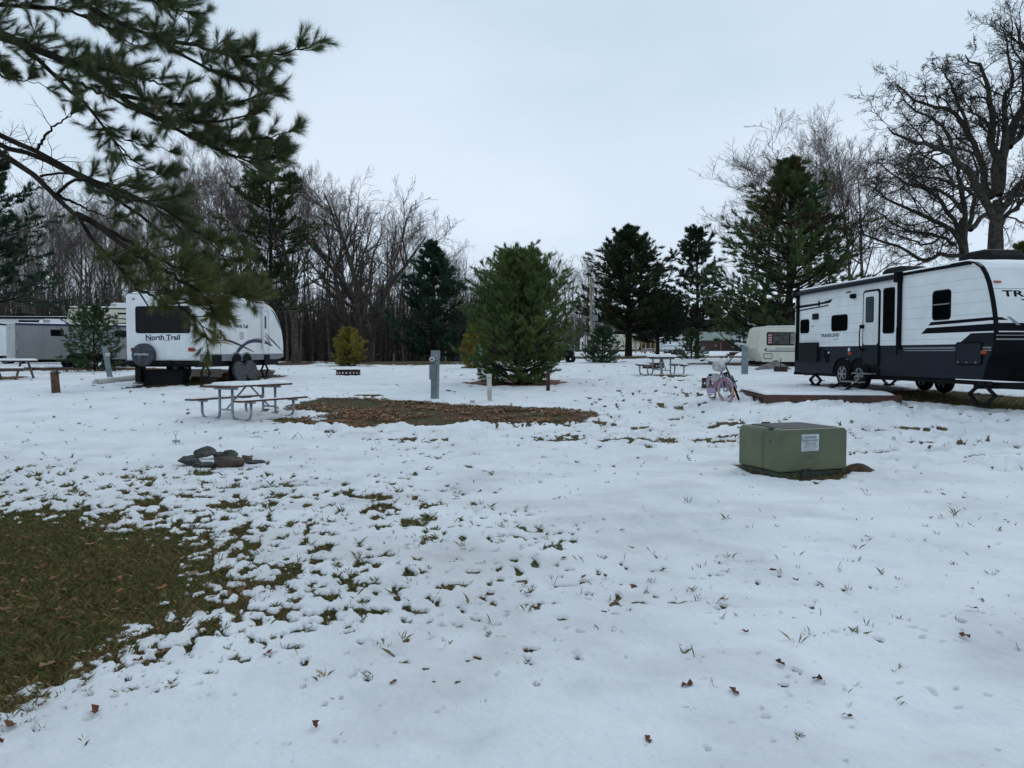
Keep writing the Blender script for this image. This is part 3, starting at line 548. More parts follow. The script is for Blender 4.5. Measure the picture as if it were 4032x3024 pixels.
def pine(seed, H, W, r=.2, clean=.1, prof=None, nwh=22, per=6, m2=7, tn=(.22, 12, .03), col=(.034, .056, .024), col2=(.07, .085, .027), brown=.02, elev=(5, 35), gap=.25, upt=.10, sub=.42, spread=.55, topb=0, jitter=.3, tuftm=5, WF=1.45):
    rg = np.random.RandomState(seed); prof = prof or (lambda t: (1 - t) ** .8 * min(1, .35 + t * 3))
    n0 = 10; P = walk(np.array([[0, 0, -.15]]), np.array([[0, 0, 1.]]), np.array([H * .98]), n0, .03, .2, rg); P[:, :, :2] *= .6; Rr = r * np.linspace(1, .1, n0)[None]
    hs = []; az = []
    for i in range(nwh):
        t = clean + (1 - clean) * (i + rg.uniform(-.3, .3)) / nwh; t = min(max(t, clean), .985)
        for j in range(per):
            if rg.rand() < gap * .5: continue
            hs.append(t + rg.normal(0, .006)); az.append(i * 2.4 + j * 6.283 / per + rg.uniform(-.45, .45))
    hs = np.clip(np.array(hs), clean, .985); az = np.array(az); tt = (hs - clean) / (1 - clean)
    Lb = np.array([prof(t) for t in tt]) * W / 2 * WF * rg.uniform(1 - jitter, 1 + jitter * .35, len(hs)); Lb = np.maximum(Lb, .12)
    el = np.radians(elev[0] + (elev[1] - elev[0]) * tt) + rg.normal(0, .1, len(hs))
    pos, _, rad_ = sample(np.repeat(P, len(hs), 0), np.repeat(Rr, len(hs), 0), hs[:, None]); pos = pos[:, 0]; rad_ = rad_[:, 0]
    d = np.stack([np.cos(az) * np.cos(el), np.sin(az) * np.cos(el), np.sin(el)], -1)
    P1 = walk(pos, d, Lb, 7, .07, upt, rg); R1 = np.maximum(rad_ * .35, .006)[:, None] * np.linspace(1, .2, 7)[None]
    P2, R2, L2_ = spawn(P1, R1, np.maximum(Lb, .3), m2, .22, 1., 42, sub, 4, .1, upt * .8, rg, .5, .3, .45, .004); P2[:, :, 2] = P2[:, :1, 2] + (P2[:, :, 2] - P2[:, :1, 2]) * .55
    t = rg.rand(len(P2), tuftm) * .8 + .2; c1, a1, _ = sample(P2, R2, t); t = rg.rand(len(P1), 6) * .7 + .3; c2, a2_, _ = sample(P1, R1, t)
    Cn = np.concatenate([c1.reshape(-1, 3), c2.reshape(-1, 3), P1[:, -1]]); Ax = unit(np.concatenate([a1.reshape(-1, 3), a2_.reshape(-1, 3), unit(P1[:, -1] - P1[:, -2])]) + np.array([0, 0, .25]))
    extra = []
    if topb:  # long upright leader shoots at the top
        ta = rg.rand(topb) * 6.283; rr0 = rg.rand(topb) ** .7 * W * .36; b0 = np.stack([np.cos(ta) * rr0, np.sin(ta) * rr0, H * (.93 - .9 * (rr0 / W) ** 1.3 * 1.5) + rg.rand(topb) * .1], -1)
        Lc = rg.uniform(.35, .85, topb); Ps = walk(b0 - np.array([0, 0, .3]), np.tile([0, 0, 1.], (topb, 1)), Lc + .3, 6, .05, .1, rg); Rs = np.full((topb, 6), .014); extra = [(Ps, Rs, 4)]
        t = np.tile(np.linspace(0, .9, 10), (topb, 1)); c3, a3, _ = sample(Ps, Rs, t); Cn = np.concatenate([Cn, c3.reshape(-1, 3)]); Ax = np.concatenate([Ax, a3.reshape(-1, 3)])
    nzv = (fbm(Cn[:, 0] + Cn[:, 2], Cn[:, 1] + Cn[:, 2] * .7, .7, 3, seed % 7) - .3) * 2.2; cc = np.array(col)[None] * (1 - np.clip(nzv, 0, 1)[:, None]) + np.array(col2)[None] * np.clip(nzv, 0, 1)[:, None]
    br = (fbm(Cn[:, 0] * 1.3 + Cn[:, 2], Cn[:, 1] - Cn[:, 2], .8, 2, 3) > 1 - brown * 4 - .3) & (rg.rand(len(Cn)) < .6) & (brown > 0) & (Cn[:, 2] > H * .6 if brown > .05 else rg.rand(len(Cn)) < .3)
    cc[br] = np.array((.11, .065, .035))
    fo = tufts(Cn, Ax, tn[1], tn[0], tn[2], spread, rg, cc)
    return join([tubes(P, Rr, 9)]), join([tubes(P1, R1, 5), tubes(P2, R2, 3)] + [tubes(*e2) for e2 in extra]), fo
def pine_obj(geo, name, loc, label, group=None, rz=0, sc_=1., bark=None, cat='tree'):
    o = empty(name, loc, rz, label, cat, group); o.scale = (sc_,) * 3
    npmesh('trunk', *geo[0], bark or m_barkd, o, smooth=True); npmesh('branches', *geo[1], m_barkd, o)
    npmesh('foliage', geo[2][0], geo[2][1], m_needle, o, col=geo[2][2]); return o
def place(u, Y, dz=0): x = lat(u, Y); return (x, Y, gz(x, Y) + dz)

# --- bare woodland trees
NP = 6
protos = []
for i in range(NP):
    protos.append(bare_tree(100 + i, 15, [.16, .13, .19, .14, .11, .17][i], spread=[40, 34, 44, 36, 32, 46][i], m=(13, 8, 7, 5), ratio=(.46, .52, .5, .5), wob=.13, clean=[.35, .42, .3, .38, .45, .28][i], twig_r=.009, up=.08))
made = {}
def wood_tree(i, u, top, Y, label, group, rz=0):
    H = hgt(top, Y) - gz(lat(u, Y), Y); s_ = H / 15.3; loc = place(u, Y)
    if i not in made:
        made[i] = tree_obj(protos[i], 'bare_tree', loc, label, group=group, mats=(m_bark, m_twig) if i % 2 else (m_barkg, m_twigg), rz=rz, sc_=s_); o = made[i]
    else:
        o = copy_tree(made[i]); o.location = loc; o.rotation_euler.z = rz; o.scale = (s_,) * 3; o['label'] = label; o['group'] = group
    if 2950 < u < 3100: o.scale = (s_ * 1.9, s_ * 1.5, s_)
    return o
rr_ = random.Random(4)
def row(us, top, Y0, Y1, label, group):
    for u in us:
        t_ = top(u) if callable(top) else top
        wood_tree(rr_.randrange(NP), u + rr_.uniform(-14, 14), t_ + rr_.uniform(-30, 45), rr_.uniform(Y0, Y1), label, group, rr_.uniform(0, 6.28))
row(range(-80, 660, 48), 850, 64, 82, 'tall bare deciduous tree in the wood behind the silver cargo trailer', 'bare trees behind the cargo trailer')
row(range(-60, 660, 60), 890, 86, 100, 'tall bare deciduous tree in the wood behind the silver cargo trailer', 'bare trees behind the cargo trailer')
row(range(680, 1000, 52), 690, 62, 76, 'tall bare tree rising behind the white camper with the dark rear window', 'bare trees behind the white camper')
row(range(680, 1120, 70), 790, 80, 95, 'tall bare tree rising behind the white camper with the dark rear window', 'bare trees behind the white camper')
row([1120, 1175, 1230, 1290, 1340], 800, 68, 84, 'bare tree of the wood left of the many-stemmed spreading tree', 'bare trees left of the spreading tree')
row([1540, 1590, 1640, 1690, 1745, 1790], lambda u: 860 + max(0, (u - 1600)) * 1.0, 72, 92, 'bare tree of the wood behind the wide dark pine', 'bare trees behind the wide dark pine')
row([1820, 1900, 1960, 2010, 2060, 2120], 1075, 92, 112, 'bare tree far behind the bushy young pine', 'bare trees behind the young pine')
row([2170, 2210, 2250, 2290, 2325], 1045, 105, 120, 'grey bare tree between the young pine and the utility pole', 'bare trees by the utility pole')
row([2990, 3035, 3080], lambda u: 700 - (u - 2990) * .5, 62, 72, 'slender bare tree with upright twigs behind the left side of the tallest right-hand pine', 'slender trees left of the tall pine')
row([3210, 3280, 3350, 3400], 610, 62, 74, 'slender bare tree with upright twigs between the tall pine and the oaks', 'slender trees right of the tall pine')
g3 = bare_tree(210, 13.6, .50, stems=5, m=(9, 8, 6, 4), ratio=(.52, .5, .5, .45), wob=.15, spread=38, clean=.22, twig_r=.013, up=.05)
H_ = hgt(755, 72) - place(1440, 72)[2]
tree_obj(g3, 'spreading_tree', place(1440, 72), 'large bare tree with several dark stems spreading from one base, behind the yellow-green sapling', mats=(m_bark, m_twig), sc_=H_ / 14.2)
g3b = bare_tree(215, 12, .34, m=(12, 8, 6, 4), ratio=(.6, .5, .5, .45), wob=.15, spread=48, clean=.28, twig_r=.013, up=.05)
tree_obj(g3b, 'spreading_tree', place(1165, 64), 'stout bare tree with arching low limbs just right of the white camper nose', mats=(m_bark, m_twig), sc_=1.0)
# limb-drawn oaks at the right: every limb its own real depth
def drawn_tree(limbs, seed, base, wob=.2, tw=(8, 7, 6), rt=(.34, .5, .5), twr=.010, n_=14, ang_=48, up=.02):
    rg = np.random.RandomState(seed); TP = []; parts = []; P_all = []; R_all = []; L_all = []
    for pts, r0, r1 in limbs:
        W3 = [(lat(u, Y) - base[0], Y - base[1], hgt(v, Y) - base[2]) for u, v, Y in pts]; Q = np.array(spline(W3, n_)); s_ = np.linspace(0, 1, len(Q)); Q2 = np.stack([np.interp(np.linspace(0, 1, n_), s_, Q[:, i]) for i in range(3)], -1)
        ln = np.linalg.norm(np.diff(Q2, axis=0), axis=1).sum(); Q2[1:-1] += rg.normal(0, ln * .007, (n_ - 2, 3)); P_all.append(Q2); R_all.append((np.linspace(1, 0, n_) ** .8 * (r0 - r1) + r1) * (1 if len(R_all) == 0 else .8)); L_all.append(ln)
    P = np.array(P_all); Rr = np.array(R_all); Ls = np.array(L_all)
    tr = [(P, Rr, 9)]; big = Ls > 0
    P2, R2, L2_ = spawn(P[1:], Rr[1:], Ls[1:], tw[0] + 6, .15, 1., ang_, rt[0], 8, wob, up, rg, .42, .25, .35, twr * 1.6)
    P3, R3, L3_ = spawn(P2, R2, L2_, tw[1], .15, 1., 42, rt[1], 6, wob, up, rg, .6, .3, .3, twr * 1.2)
    P4, R4, L4_ = spawn(P3, R3, L3_, tw[2], .1, 1., 42, rt[2], 4, wob, up, rg, .7, .4, .2, twr)
    P5, R5, _ = spawn(P4, R4, L4_, 4, .2, 1., 40, .55, 3, wob, up, rg, .8, .5, .2, twr * .75)
    return join([tubes(*a) for a in tr + [(P2, R2, 6)]]), join([tubes(P3, R3, 4), tubes(P4, R4, 3), tubes(P5, R5, 3)])
def c7(x, y, Y): return (3100 + x / 1.382, y / 1.382, Y)
b1 = place(3905, 38)
oak = drawn_tree([
    ([(3905, 1450, 38), (3905, 1200, 38), (3908, 960, 38), (3912, 790, 38)], .55, .22),
    ([c7(1120, 1060, 38), c7(1150, 850, 38.5), c7(1220, 640, 39), c7(1290, 450, 39), c7(1275, 330, 38.5), c7(1220, 240, 38), c7(1190, 120, 37.5)], .33, .03),
    ([c7(1110, 1050, 38), c7(1105, 880, 37.5), c7(1085, 700, 37), c7(1060, 500, 36.5), c7(1030, 380, 36), c7(930, 300, 35.5)], .26, .03),
    ([c7(1130, 900, 37.5), c7(1160, 700, 37), c7(1150, 520, 37), c7(1190, 430, 37), c7(1130, 160, 36.5)], .2, .03),
    ([c7(1100, 1180, 38), c7(1000, 1000, 37), c7(900, 880, 36), c7(790, 800, 35), c7(650, 770, 34.5), c7(520, 690, 34)], .26, .03),
    ([c7(1090, 1080, 38), c7(1010, 860, 38.5), c7(960, 720, 39), c7(840, 600, 39.5), c7(700, 560, 40), c7(560, 460, 40)], .22, .03),
    ([c7(960, 720, 39), c7(900, 560, 39), c7(850, 450, 38.5), c7(800, 370, 38)], .12, .02),
    ([c7(880, 850, 36), c7(860, 760, 36), c7(760, 640, 36.5), c7(660, 600, 37), c7(600, 520, 37)], .12, .02),
    ([c7(1140, 1150, 38), c7(1250, 1000, 37), c7(1400, 850, 36), c7(1600, 700, 36)], .25, .03),
    ([c7(1180, 800, 38.5), c7(1300, 650, 39), c7(1450, 450, 40), c7(1500, 250, 40)], .2, .03),
    ([c7(1100, 1250, 38), c7(1200, 1150, 39), c7(1300, 1060, 40), c7(1500, 1000, 42)], .18, .03),
    ([c7(1085, 1150, 38), c7(1010, 1060, 40), c7(880, 1000, 42), c7(700, 960, 43), c7(560, 940, 44)], .16, .02),
    ([c7(1080, 700, 37), c7(1020, 640, 36), c7(960, 590, 35.5), c7(900, 500, 35)], .1, .02),
    ([c7(1270, 330, 38.5), c7(1240, 270, 38), c7(1180, 200, 38), c7(1110, 130, 38)], .08, .02),
], 31, b1, wob=.24)
tree_obj(oak, 'oak_tree', b1, 'tallest bare oak with crooked limbs behind the black and white camper', mats=(m_oakb, m_oakb))
b2 = place(3795, 47)
oak2 = drawn_tree([
    ([(3795, 1440, 47), (3795, 1200, 47), (3790, 1000, 47), (3780, 860, 47)], .45, .15),
    ([c7(960, 1250, 47), c7(930, 1050, 46), c7(900, 900, 45.5), c7(850, 800, 45)], .22, .03),
    ([c7(960, 1380, 47), c7(860, 1250, 46), c7(760, 1190, 45), c7(600, 1120, 44.5), c7(430, 1010, 44)], .22, .03),
    ([c7(950, 1340, 47), c7(880, 1180, 48), c7(740, 1040, 49), c7(600, 990, 50), c7(470, 870, 51)], .2, .03),
    ([c7(960, 1400, 47), c7(840, 1385, 46), c7(740, 1420, 45), c7(600, 1340, 44), c7(440, 1290, 43), c7(380, 1180, 43)], .17, .03),
    ([c7(970, 1250, 47), c7(1000, 1080, 48), c7(1010, 930, 49), c7(960, 800, 49)], .2, .03),
    ([c7(980, 1250, 47), c7(1120, 1100, 49), c7(1250, 1000, 51), c7(1350, 850, 52)], .2, .03),
    ([c7(930, 1150, 47), c7(850, 1060, 44), c7(720, 1010, 42.5), c7(640, 900, 42)], .15, .03),
    ([c7(900, 1330, 47), c7(760, 1270, 49), c7(620, 1250, 50), c7(440, 1130, 51)], .15, .03),
    ([c7(860, 1250, 46), c7(760, 1330, 45), c7(640, 1300, 44), c7(520, 1250, 43.5)], .1, .02),
    ([c7(880, 1000, 45), c7(820, 900, 45), c7(720, 850, 45.5), c7(680, 800, 46)], .1, .02),
], 37, b2, wob=.22, twr=.010)
tree_obj(oak2, 'oak_tree', b2, 'lower wide bare oak left of the tallest oak, its limbs over the camper roof', mats=(m_oakb, m_oakb))

# --- evergreens
wide = lambda t: min(1, .68 + 1.8 * t) * max(0, 1 - t) ** .80 * (.84 + .16 * math.sin(t * 34))
def evergreen(u, Y, top, W, label, seed, clean=.1, **kw):
    loc = place(u, Y); H = hgt(top, Y) - loc[2]; return pine_obj(pine(seed, H, W, clean=clean, **kw), kw.pop('nm', 'pine_tree') if 'nm' in kw else 'pine_tree', loc, label)
def wpx(a, b, Y): return (b - a) / F * Y
evergreen(1062, 62, 515, wpx(905, 1225, 62) * 1.12, 'tall dark pine with layered uneven limbs behind the roof of the white camper', 1, clean=.24, r=.26, nwh=20, per=7, gap=.45, jitter=.5, tn=(.34, 13, .06), prof=lambda t: (.72 + .28 * math.sin(t * 22)) * (1 - t ** 2.2) ** .7, elev=(-2, 30), brown=.01, m2=8)
evergreen(1705, 60, 935, wpx(1560, 1860, 60) * 1.15, 'wide dark pine at the edge of the bare wood, left of the bushy young pine', 2, clean=.10, r=.25, nwh=18, per=7, gap=.35, jitter=.35, tn=(.32, 12, .06), prof=wide, elev=(0, 32), col=(0.022, 0.048, 0.029), col2=(0.038, 0.073, 0.040), brown=0, m2=9)
evergreen(-15, 56, 600, 8.5, 'dark layered pine at the left edge beyond the silver cargo trailer', 3, clean=.3, r=.22, nwh=16, per=7, gap=.3, jitter=.35, tn=(.34, 14, .06), prof=lambda t: (.6 + .4 * math.sin(t * 30)) * (1 - t ** 2) ** .7, elev=(-3, 25), col=(0.026, 0.053, 0.033), col2=(0.048, 0.075, 0.038))
evergreen(2475, 78, 880, wpx(2300, 2710, 78) * 1.08, 'broad dark pine with a brown-tinged pointed top behind the wooden pergola', 4, clean=.2, r=.4, nwh=21, per=8, gap=.25, jitter=.28, tn=(.40, 13, .075), prof=wide, elev=(-4, 38), col=(0.022, 0.047, 0.026), col2=(0.053, 0.075, 0.031), brown=.05, m2=9, tuftm=5)
evergreen(2745, 76, 890, wpx(2640, 2850, 76), 'irregular clumpy dark pine between the broad pine and the tallest green pine', 5, clean=.24, r=.25, nwh=17, per=6, gap=.5, jitter=.45, tn=(.34, 15, .07), prof=lambda t: (.85 + .15 * math.sin(t * 25)) * (1 - t ** 2.5) ** .6, elev=(0, 45), col=(0.022, 0.040, 0.026), col2=(0.044, 0.062, 0.035), brown=.03)
evergreen(3105, 47, 588, wpx(2790, 3420, 47), 'tallest full green pine behind the cream vintage trailer', 6, clean=.06, r=.3, nwh=24, per=8, gap=.3, jitter=.35, tn=(.27, 13, .04), prof=lambda t: min(1, .85 + 1.5 * t) * (1 - t) ** .88 * (.85 + .15 * math.sin(t * 30)), elev=(0, 38), WF=1.7, col=(0.040, 0.079, 0.033), col2=(0.099, 0.133, 0.040), brown=.06, m2=10, tuftm=7)
evergreen(2590, 92, 1150, 9, 'dark evergreen in the gap between the two dark pines', 8, clean=.22, r=.25, nwh=15, per=7, gap=.2, tn=(.5, 12, .1), prof=wide, col=(0.019, 0.038, 0.025), col2=(0.040, 0.057, 0.029))
evergreen(3995, 27, 930, 3.6, 'green pine top showing over the right end of the black and white camper', 7, clean=.02, r=.1, nwh=17, per=7, gap=.1, tn=(.17, 14, .018), prof=wide, col=(0.044, 0.079, 0.026), col2=(0.099, 0.129, 0.035))
pg = pine(12, 4.35, 4.1, r=.11, clean=.03, nwh=21, per=10, m2=9, tn=(.125, 17, .012), prof=lambda t: min(1, .60 + 1.9 * t) * (1 - t ** 2.7) ** .72, elev=(2, 62), gap=.05, jitter=.18, col=(0.057, 0.107, 0.033), col2=(0.121, 0.166, 0.044), brown=0, topb=75, tuftm=9, WF=1.28, sub=.36, upt=.13)
pine_obj(pg, 'young_pine', (lat(2048, 26.4), 26.4, gz(lat(2048, 26.4), 26.4)), 'bushy young pine with upright candle shoots, standing in a ring of brown needles')
def small(u, Y, top, w, seed, label, nm='young_pine', **kw):
    loc = place(u, Y); H = hgt(top, Y) - loc[2]; pine_obj(pine(seed, H, w, r=.06, clean=.04, nwh=13, per=7, m2=6, tn=(.13, 12, .02), gap=.1, elev=(2, 50), **kw), nm, loc, label)
small(1372, 46, 1285, wpx(1312, 1432, 46), 21, 'small yellow-green conifer standing behind the perforated fire ring', 'conifer_sapling', col=(.20, .175, .03), col2=(.30, .25, .045), brown=0, spread=.8, prof=lambda t: min(1, .6 + 1.8 * t) * (1 - t ** 1.5) ** .7)
small(372, 36, 1198, wpx(262, 492, 36), 22, 'dark bushy young pine between the cargo trailer and the cream camper', col=(0.031, 0.066, 0.026), col2=(0.062, 0.098, 0.031), brown=0, prof=lambda t: min(1, .7 + 1.4 * t) * (1 - t ** 1.7) ** .75)
small(2370, 46, 1285, wpx(2310, 2440, 46), 23, 'small round dark pine below the utility pole', col=(0.026, 0.062, 0.031), col2=(0.048, 0.085, 0.040), brown=0, prof=lambda t: min(1, .7 + 1.6 * t) * (1 - t ** 1.8) ** .7)
small(2722, 60, 1285, wpx(2672, 2780, 60), 24, 'slim green young pine right of the far white fifth wheel', col=(0.044, 0.079, 0.031), col2=(0.088, 0.111, 0.040), brown=0, prof=lambda t: (.8 + .2 * math.sin(t * 20)) * (1 - t ** 1.6) ** .8)
small(1868, 40, 1270, wpx(1825, 1925, 40), 25, 'yellowish conifer peeking out behind the left side of the bushy young pine', 'conifer_sapling', col=(.19, .155, .026), col2=(.26, .21, .04), brown=0, spread=.8, prof=lambda t: min(1, .6 + 1.8 * t) * (1 - t ** 1.5) ** .7)
small(3240, 56, 1130, 7.5, 26, 'dark low evergreen behind the rear of the black and white camper', col=(0.031, 0.062, 0.026), col2=(0.066, 0.092, 0.033), brown=0, prof=wide)
fp = pine(40, 13, 9, r=.25, clean=.03, nwh=13, per=6, m2=6, tn=(.8, 10, .22), prof=wide, gap=.1, col=(0.026, 0.048, 0.029), col2=(0.066, 0.070, 0.035), brown=.03, tuftm=3)
far0 = None
for i, u in enumerate(range(2520, 3330, 74)):
    Y = 205 + (i * 37 % 5) * 6; x = lat(u, Y); lab = 'distant evergreen in the tree line behind the two buildings'
    if far0 is None: far0 = pine_obj(fp, 'pine_tree', (x, Y, gz(x, Y)), lab, 'evergreens behind the buildings'); o = far0
    else: o = copy_tree(far0); o.location = (x, Y, gz(x, Y))
    o.rotation_euler.z = i * 1.3; o.scale = (.95 + .3 * ((i * 7) % 5) / 5,) * 3

# --- far wood as one mass of thin stems
rg = np.random.RandomState(77)
def thicket(nm, nst, u0, u1, Y0, Y1, Hm, mat, label, rad_=.07, br=9, seed=1):
    rg = np.random.RandomState(seed); Y = rg.uniform(Y0, Y1, nst); X = (rg.uniform(u0, u1, nst) - 2016) / F * Y; H = Hm * rg.uniform(.45, 1.1, nst)
    P = walk(np.stack([X, Y, G(X, Y) - .1], -1), np.tile([0, 0, 1.], (nst, 1)), H, 6, .06, .1, rg); Rr = (rad_ * rg.uniform(.4, 1.5, nst))[:, None] * np.linspace(1, .2, 6)[None]
    P1, R1, L1_ = spawn(P, Rr, H, br, .12, 1., 40, .32, 4, .15, .06, rg, .55, .4, .4, .016); P2, R2, _ = spawn(P1, R1, L1_, 4, .2, 1., 40, .5, 3, .2, .05, rg, .7, .5, .3, .012)
    V, Fc = join([tubes(P, Rr, 5), tubes(P1, R1, 3), tubes(P2, R2, 3)]); tag(npmesh(nm, V, Fc, mat), label, kind='stuff')
thicket('woodland', 2200, -250, 2120, 84, 140, 11, m_bark, 'dense brown mass of thin bare stems deep in the wood', .10, 9, 1)
thicket('undergrowth', 3200, -250, 2000, 80, 120, 5.5, m_bark, 'brown brushy undergrowth along the edge of the wood', .05, 8, 2)
thicket('far_woodland', 520, 2100, 2620, 165, 235, 12, m_bark, 'distant grey wood beyond the trailers by the utility pole', .12, 8, 3)
thicket('hill_woodland', 500, 2500, 3700, 235, 300, 13, m_barkg, 'distant grey wood beyond the evergreens behind the buildings', .16, 8, 4)

# ------------------------------------------------------------------ foreground pine (limbs reach in from the left)
def c2(x, y, Y): return (x / 1.383, y / 1.383, Y)
fb = (-7.6, 8.6, gz(-7.6, 8.6))
def fgpine():
    rg = np.random.RandomState(8); TX, TY = fb[0], fb[1]
    limbs = [  # points, r0, r1, foliage start, density, sub-branch length
        ([c2(-1300, -500, 8.6), c2(-300, 20, 8.2), c2(80, 200, 8), c2(290, 290, 7.8), c2(480, 375, 7.6), c2(700, 520, 7.4), c2(880, 640, 7.2), c2(1100, 770, 7.1), c2(1370, 880, 7)], .075, .006, .34, 1.2, .42),
        ([c2(-1300, -450, 8.6), c2(-200, 110, 8.6), c2(130, 240, 8.5), c2(350, 425, 8.3), c2(540, 620, 8.1), c2(640, 760, 8), c2(720, 900, 7.9)], .06, .005, .40, .75, .36),
        ([c2(-1300, -900, 8.6), c2(-200, -150, 8), c2(300, -60, 7.6), c2(620, 95, 7.3), c2(860, 200, 7.1), c2(1080, 330, 7), c2(1300, 430, 6.9), c2(1480, 475, 6.8)], .06, .005, .38, 1.2, .40),
        ([c2(860, 200, 7.1), c2(1050, 240, 7), c2(1300, 300, 6.9), c2(1500, 300, 6.8), c2(1700, 262, 6.7)], .022, .004, .05, 1.25, .26),
        ([c2(300, -60, 7.6), c2(600, -60, 7.5), c2(850, 0, 7.4), c2(1000, 60, 7.3), c2(1160, 75, 7.3)], .035, .004, .05, 1.5, .34),
        ([c2(-300, 20, 8.2), c2(100, 30, 8.3), c2(400, 60, 8.2), c2(620, 150, 8.1), c2(780, 260, 8)], .03, .004, .12, 1.3, .38),
        ([c2(480, 375, 7.6), c2(680, 390, 7.5), c2(850, 440, 7.4), c2(1000, 500, 7.3)], .022, .004, .1, 1.2, .30),
        ([c2(700, 520, 7.4), c2(900, 560, 7.2), c2(1120, 570, 7.1), c2(1300, 560, 7), c2(1480, 500, 6.9)], .022, .004, .15, 1.2, .26),
        ([c2(880, 640, 7.2), c2(1080, 660, 7), c2(1280, 650, 6.9), c2(1470, 600, 6.8)], .020, .004, .1, 1.25, .26),
        ([c2(1050, 740, 7.1), c2(1200, 770, 7), c2(1400, 760, 6.9), c2(1590, 720, 6.8)], .016, .004, .1, 1.1, .22),
        ([c2(1150, 790, 7.1), c2(1300, 850, 7), c2(1450, 860, 6.9), c2(1580, 830, 6.9)], .014, .004, .1, 1.2, .22),
        ([c2(350, 425, 8.3), c2(500, 470, 8.2), c2(640, 540, 8.1), c2(800, 620, 8), c2(950, 700, 8), c2(1100, 760, 8)], .018, .004, .3, .5, .25),
        ([c2(-1300, 200, 8.6), c2(-250, 600, 8.2), c2(0, 718, 8), c2(200, 815, 7.8), c2(430, 930, 7.6), c2(700, 1050, 7.4), c2(880, 1130, 7.3), c2(1090, 1260, 7.2), c2(1240, 1420, 7.1)], .05, .005, .70, 1.0, .34),
        ([c2(-1300, 250, 8.6), c2(-250, 680, 8.8), c2(0, 780, 8.6), c2(240, 860, 8.4), c2(500, 985, 8.2), c2(740, 1150, 8), c2(920, 1290, 7.9), c2(1100, 1400, 7.8), c2(1330, 1580, 7.7)], .045, .005, .66, 1.1, .36),
        ([c2(-1300, 220, 8.6), c2(-250, 640, 8), c2(0, 810, 7.6), c2(130, 890, 7.4), c2(320, 1060, 7.2), c2(430, 1170, 7), c2(520, 1310, 6.9), c2(640, 1430, 6.8), c2(740, 1570, 6.8), c2(820, 1680, 6.8)], .065, .006, .82, .5, .26),
        ([c2(430, 1165, 7), c2(560, 1230, 7), c2(660, 1320, 6.9), c2(800, 1420, 6.8), c2(950, 1500, 6.7), c2(1100, 1600, 6.7), c2(1180, 1720, 6.7)], .03, .005, .30, 1.4, .36),
        ([c2(560, 1230, 7), c2(740, 1330, 7.1), c2(900, 1420, 7.1), c2(1100, 1520, 7), c2(1280, 1610, 6.9), c2(1400, 1600, 6.9)], .02, .004, .22, 1.5, .34),
        ([c2(800, 1420, 6.8), c2(900, 1560, 6.7), c2(1000, 1680, 6.7), c2(1100, 1780, 6.7), c2(1130, 1850, 6.7)], .014, .004, .2, 1.2, .24),
        ([c2(740, 1570, 6.8), c2(900, 1640, 6.8), c2(1050, 1660, 6.8), c2(1230, 1700, 6.8)], .012, .004, .1, 1.3, .25),
        ([c2(520, 985, 8.2), c2(640, 1060, 8.1), c2(820, 1110, 8), c2(1000, 1250, 7.9), c2(1150, 1330, 7.8)], .018, .004, .5, .8, .26),
        ([c2(230, 815, 7.8), c2(310, 700, 7.8), c2(400, 640, 7.8), c2(470, 590, 7.8)], .016, .003, .5, .5, .22),
        ([c2(-40, 340, 8.4), c2(60, 420, 8.4), c2(160, 440, 8.3), c2(260, 455, 8.3)], .014, .003, .1, .9, .22),
        ([c2(-300, 60, 8.2), c2(-60, 260, 8.3), c2(60, 350, 8.4), c2(150, 400, 8.3)], .02, .003, .3, .8, .25),
        ([c2(320, 1060, 7.2), c2(480, 1130, 7.3), c2(640, 1200, 7.4)], .015, .003, .9, .3, .2),
        ([c2(330, 1060, 7.2), c2(420, 980, 7.1), c2(560, 1010, 7), c2(700, 1080, 7), c2(860, 1090, 7), c2(1010, 1060, 7)], .016, .003, .85, .3, .2),
        ([c2(240, 960, 7.4), c2(380, 940, 7.5), c2(560, 990, 7.6), c2(720, 1010, 7.6), c2(880, 960, 7.6), c2(970, 950, 7.6)], .012, .003, .6, .6, .2),
        ([c2(580, 700, 8), c2(700, 760, 8), c2(860, 800, 8), c2(960, 830, 8)], .010, .003, .2, .7, .18),
        ([c2(640, 760, 8), c2(760, 880, 8), c2(880, 940, 8), c2(980, 955, 8)], .010, .003, .3, .8, .18),
    ]
    TPs, TRs, S2, S2r, Cn, Ax = [], [], [], [], [], []
    n_ = 24
    for li, (pts, r0, r1, f0, den, sl) in enumerate(limbs):
        W3 = [(lat(u, Y) - TX, Y - TY, hgt(v, Y) - fb[2]) for u, v, Y in pts]; Q = np.array(spline(W3, 40)); dl = np.r_[0, np.cumsum(np.linalg.norm(np.diff(Q, axis=0), axis=1))]; T = dl[-1]
        Q = np.stack([np.interp(np.linspace(0, T, n_), dl, Q[:, i]) for i in range(3)], -1); Q[2:-1] += rg.normal(0, .008, (n_ - 3, 3))
        TPs.append(Q); TRs.append((np.linspace(1, 0, n_) ** .9) * (r0 - r1) + r1)
        vis = T * (1 - f0); m_ = max(3, int(vis * 13 * den)); tt = np.sort(f0 + (1 - f0) * rg.rand(m_)); Pq = Q[None].repeat(1, 0); Rq = TRs[-1][None]
        pos, tan, ra = sample(Pq, Rq, tt[None]); pos, tan = pos[0], tan[0]
        side = unit(np.cross(tan, np.array([0, 0, 1.]))) * np.where(rg.rand(m_, 1) < .5, 1, -1); d = unit(tan * .85 + side * rg.uniform(.3, 1, (m_, 1)) + np.array([0, 0, 1.]) * rg.uniform(-.25, .5, (m_, 1)))
        Ls = sl * rg.uniform(.5, 1.35, m_) * (1.15 - .5 * tt); P2 = walk(pos, d, Ls, 6, .09, .05, rg); S2.append(P2); S2r.append(np.linspace(.0055, .0025, 6)[None].repeat(m_, 0))
